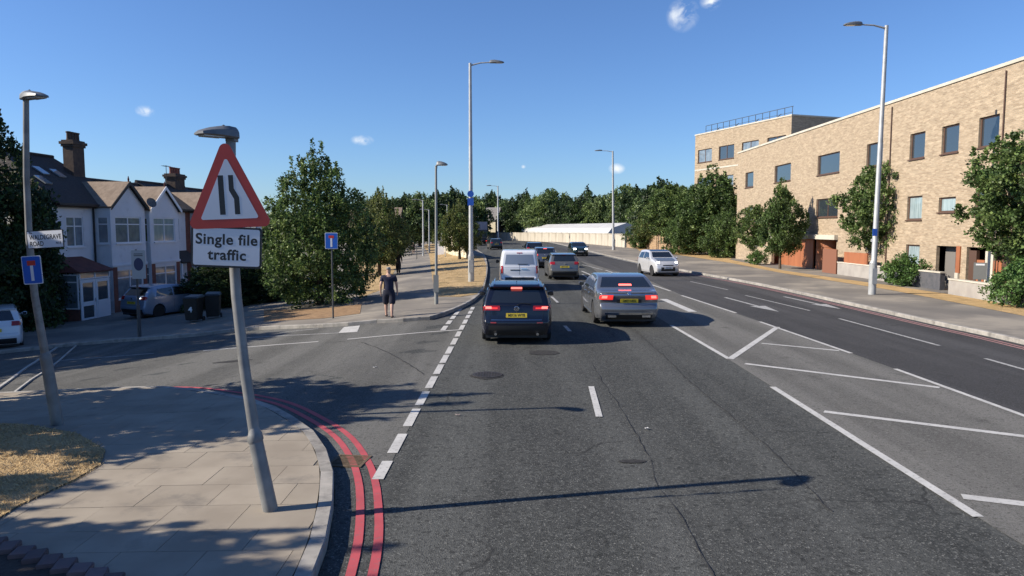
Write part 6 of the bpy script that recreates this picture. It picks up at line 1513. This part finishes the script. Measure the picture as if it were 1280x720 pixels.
def person(pos, yaw, label, top_m, leg_m, skin_legs=True, hair_m=None, sc=1.0, stride=.16, arm=0, longlegs=False, sleeves=False, fingers=True, bulk=1.0):
    """walks towards local +y"""
    r = empty('person', pos, yaw, label, 'person'); r.scale = (sc*bulk, sc*bulk, sc)
    V = []; E = []; Rr = []
    def add(p, rad, par=None):
        V.append(p); Rr.append(rad)
        if par is not None: E.append((par, len(V)-1))
        return len(V)-1
    s = stride
    pel = add((0,0,.95), (.12,.085)); ab = add((0,.0,1.08), (.118,.09), pel); ch = add((0,.015,1.28), (.155,.115), ab); sh = add((0,.0,1.42), (.12,.085), ch); nk = add((0,.01,1.51), .055, sh); hb = add((0,.025,1.60), (.070,.085), nk); ht = add((0,.015,1.70), (.072,.088), hb); add((0,.01,1.755), .05, ht)
    J = {}
    for sg, f in ((-1, 1), (1, -1)):
        hip = add((sg*.095,0,.90), .095, pel); kn = add((sg*.10, f*s*.55+.03, .50), .058, hip); ca = add((sg*.10, f*s*.75, .36), .054, kn)
        an = add((sg*.10, f*s-.02, .10), .036, ca); he = add((sg*.10, f*s-.03, .05), .038, an); add((sg*.105, f*s+.13, .035), (.038,.026), he)
        s1 = add((sg*.17,0,1.40), .062, sh); el = add((sg*.235, -f*.06, 1.13), .042, s1); wr = add((sg*.25, -f*.02+.05, .90), .027, el); pa = add((sg*.25, -f*.01+.07, .83), (.018,.036), wr)
        J[sg] = (hip, kn, s1, el, wr, pa)
        if fingers:
            for k in range(4):
                fy = .045+.020*k-f*.01; b = add((sg*.25, fy, .80), .009, pa); c = add((sg*.243, fy+.004, .755-.004*abs(k-1.5)), .008, b); add((sg*.232, fy+.008, .725-.006*abs(k-1.5)), .007, c)
            t1 = add((sg*.243, .105-f*.01, .83), .010, pa); add((sg*.235, .12-f*.01, .79), .008, t1)
    body = skin_mesh('body', V, E, Rr, M_SKIN, 0, 2, r)
    # shirt
    V2 = [(0,0,.85),(0,0,1.10),(0,.015,1.28),(0,0,1.42),(0,.005,1.475)]; R2 = [(.185,.145),(.155,.118),(.172,.13),(.135,.098),(.07,.065)]; E2 = [(0,1),(1,2),(2,3),(3,4)]
    for sg, f in ((-1,1),(1,-1)):
        n = len(V2); V2 += [(sg*.175,0,1.405),(sg*.215,-f*.03,1.23)]; R2 += [.078,.068]; E2 += [(3,n),(n,n+1)]
        if sleeves: V2 += [(sg*.24,-f*.06,1.12),(sg*.252,-f*.02+.04,.93)]; R2 += [.056,.042]; E2 += [(n+1,n+2),(n+2,n+3)]
    skin_mesh('shirt', V2, E2, R2, top_m, 0, 2, r)
    V3 = [(0,0,1.06),(0,0,.92)]; R3 = [(.150,.112),(.170,.13)]; E3 = [(0,1)]
    for sg, f in ((-1,1),(1,-1)):
        n = len(V3); V3 += [(sg*.098,.0,.84),(sg*.103,f*s*.5+.02,.42)]; R3 += [.118,.108]; E3 += [(1,n),(n,n+1)]
        if longlegs: V3 += [(sg*.10,f*s*.8,.34),(sg*.10,f*s-.01,.09)]; R3 += [.074,.060]; E3 += [(n+1,n+2),(n+2,n+3)]
    skin_mesh('trousers' if longlegs else 'shorts', V3, E3, R3, leg_m, 0, 2, r)
    for sg, f in ((-1,1),(1,-1)):
        skin_mesh('shoe', [(sg*.10,f*s-.05,.045),(sg*.10,f*s+.05,.045),(sg*.105,f*s+.15,.035)], [(0,1),(1,2)], [(.046,.046),(.046,.044),(.046,.034)], M_SHOE, 0, 2, r)
    hm = hair_m or mat('hair_grey', (.30,.28,.26), (.2,.19,.18), rough=.9, scale=30)
    skin_mesh('hair', [(0,-.025,1.66),(0,-.03,1.70),(0,-.005,1.752)], [(0,1),(1,2)], [(.070,.062),(.077,.072),(.060,.064)], hm, 0, 2, r)
    fc = MB()
    for sg in (-1,1):
        fc.lathe([(.011,0),(.008,.006)], c=(sg*.030,.100,1.665), seg=8, axis='y'); 
    fc.build('eyes', M_SHOE, body)
    n_ = MB(); n_.add([(-.014,.105,1.625),(.014,.105,1.625),(0,.13,1.63),(0,.106,1.67)], [(0,1,2),(0,2,3),(1,3,2),(0,3,1)]); n_.build('nose', M_SKIN, body)
    MB().box(-.024,.024,.100,.108,1.593,1.601).build('mouth', mat('lips', (.35,.13,.11), rough=.5), body)
    for sg in (-1,1): MB().lathe([(.022,0),(.028,.008),(.018,.014)], c=(sg*.078,.01,1.655), seg=10, axis='x').build('ear', M_SKIN, body)
    return r
M_NAVYC = mat('navy_cotton', (.018,.02,.05), (.012,.014,.035), rough=.95, scale=12); M_NAVYS = mat('navy_shorts', (.014,.016,.032), rough=.95); M_BLKC = mat('black_cloth', (.012,.011,.012), rough=.95)
p = G(486.5,396.5,.12)
person((p[0],p[1],ter(*p)+.12), R(4), 'man in navy t-shirt and long dark shorts walking away on the footpath', M_NAVYC, M_NAVYS, sc=.95, stride=.17, bulk=1.14)
p = G(498,343,.12)
person((p[0],p[1],ter(*p)+.12), R(-5), 'person dressed all in black further along the left footpath', M_BLKC, M_BLKC, sc=1.0, longlegs=True, sleeves=True, hair_m=M_BLKC, stride=.12, fingers=False)
for (x, y, lab, c_, yw) in [(517,317,'distant walker in a dark top and bare legs mid footpath',(.05,.04,.05),10),(535,306,'distant person in a white top near the cream wall',(.7,.7,.7),180),(541,305,'distant person in dark clothes beside the one in white',(.10,.05,.05),170),(510,306,'small distant figure at the far end of the footpath',(.3,.2,.18),0)]:
    p = G(x, y, .12); person((p[0],p[1],ter(*p)+.12), R(yw), lab, mat('cloth_'+str(x), c_, rough=.95), M_BLKC, sc=1.0, longlegs=(x != 517), fingers=False)
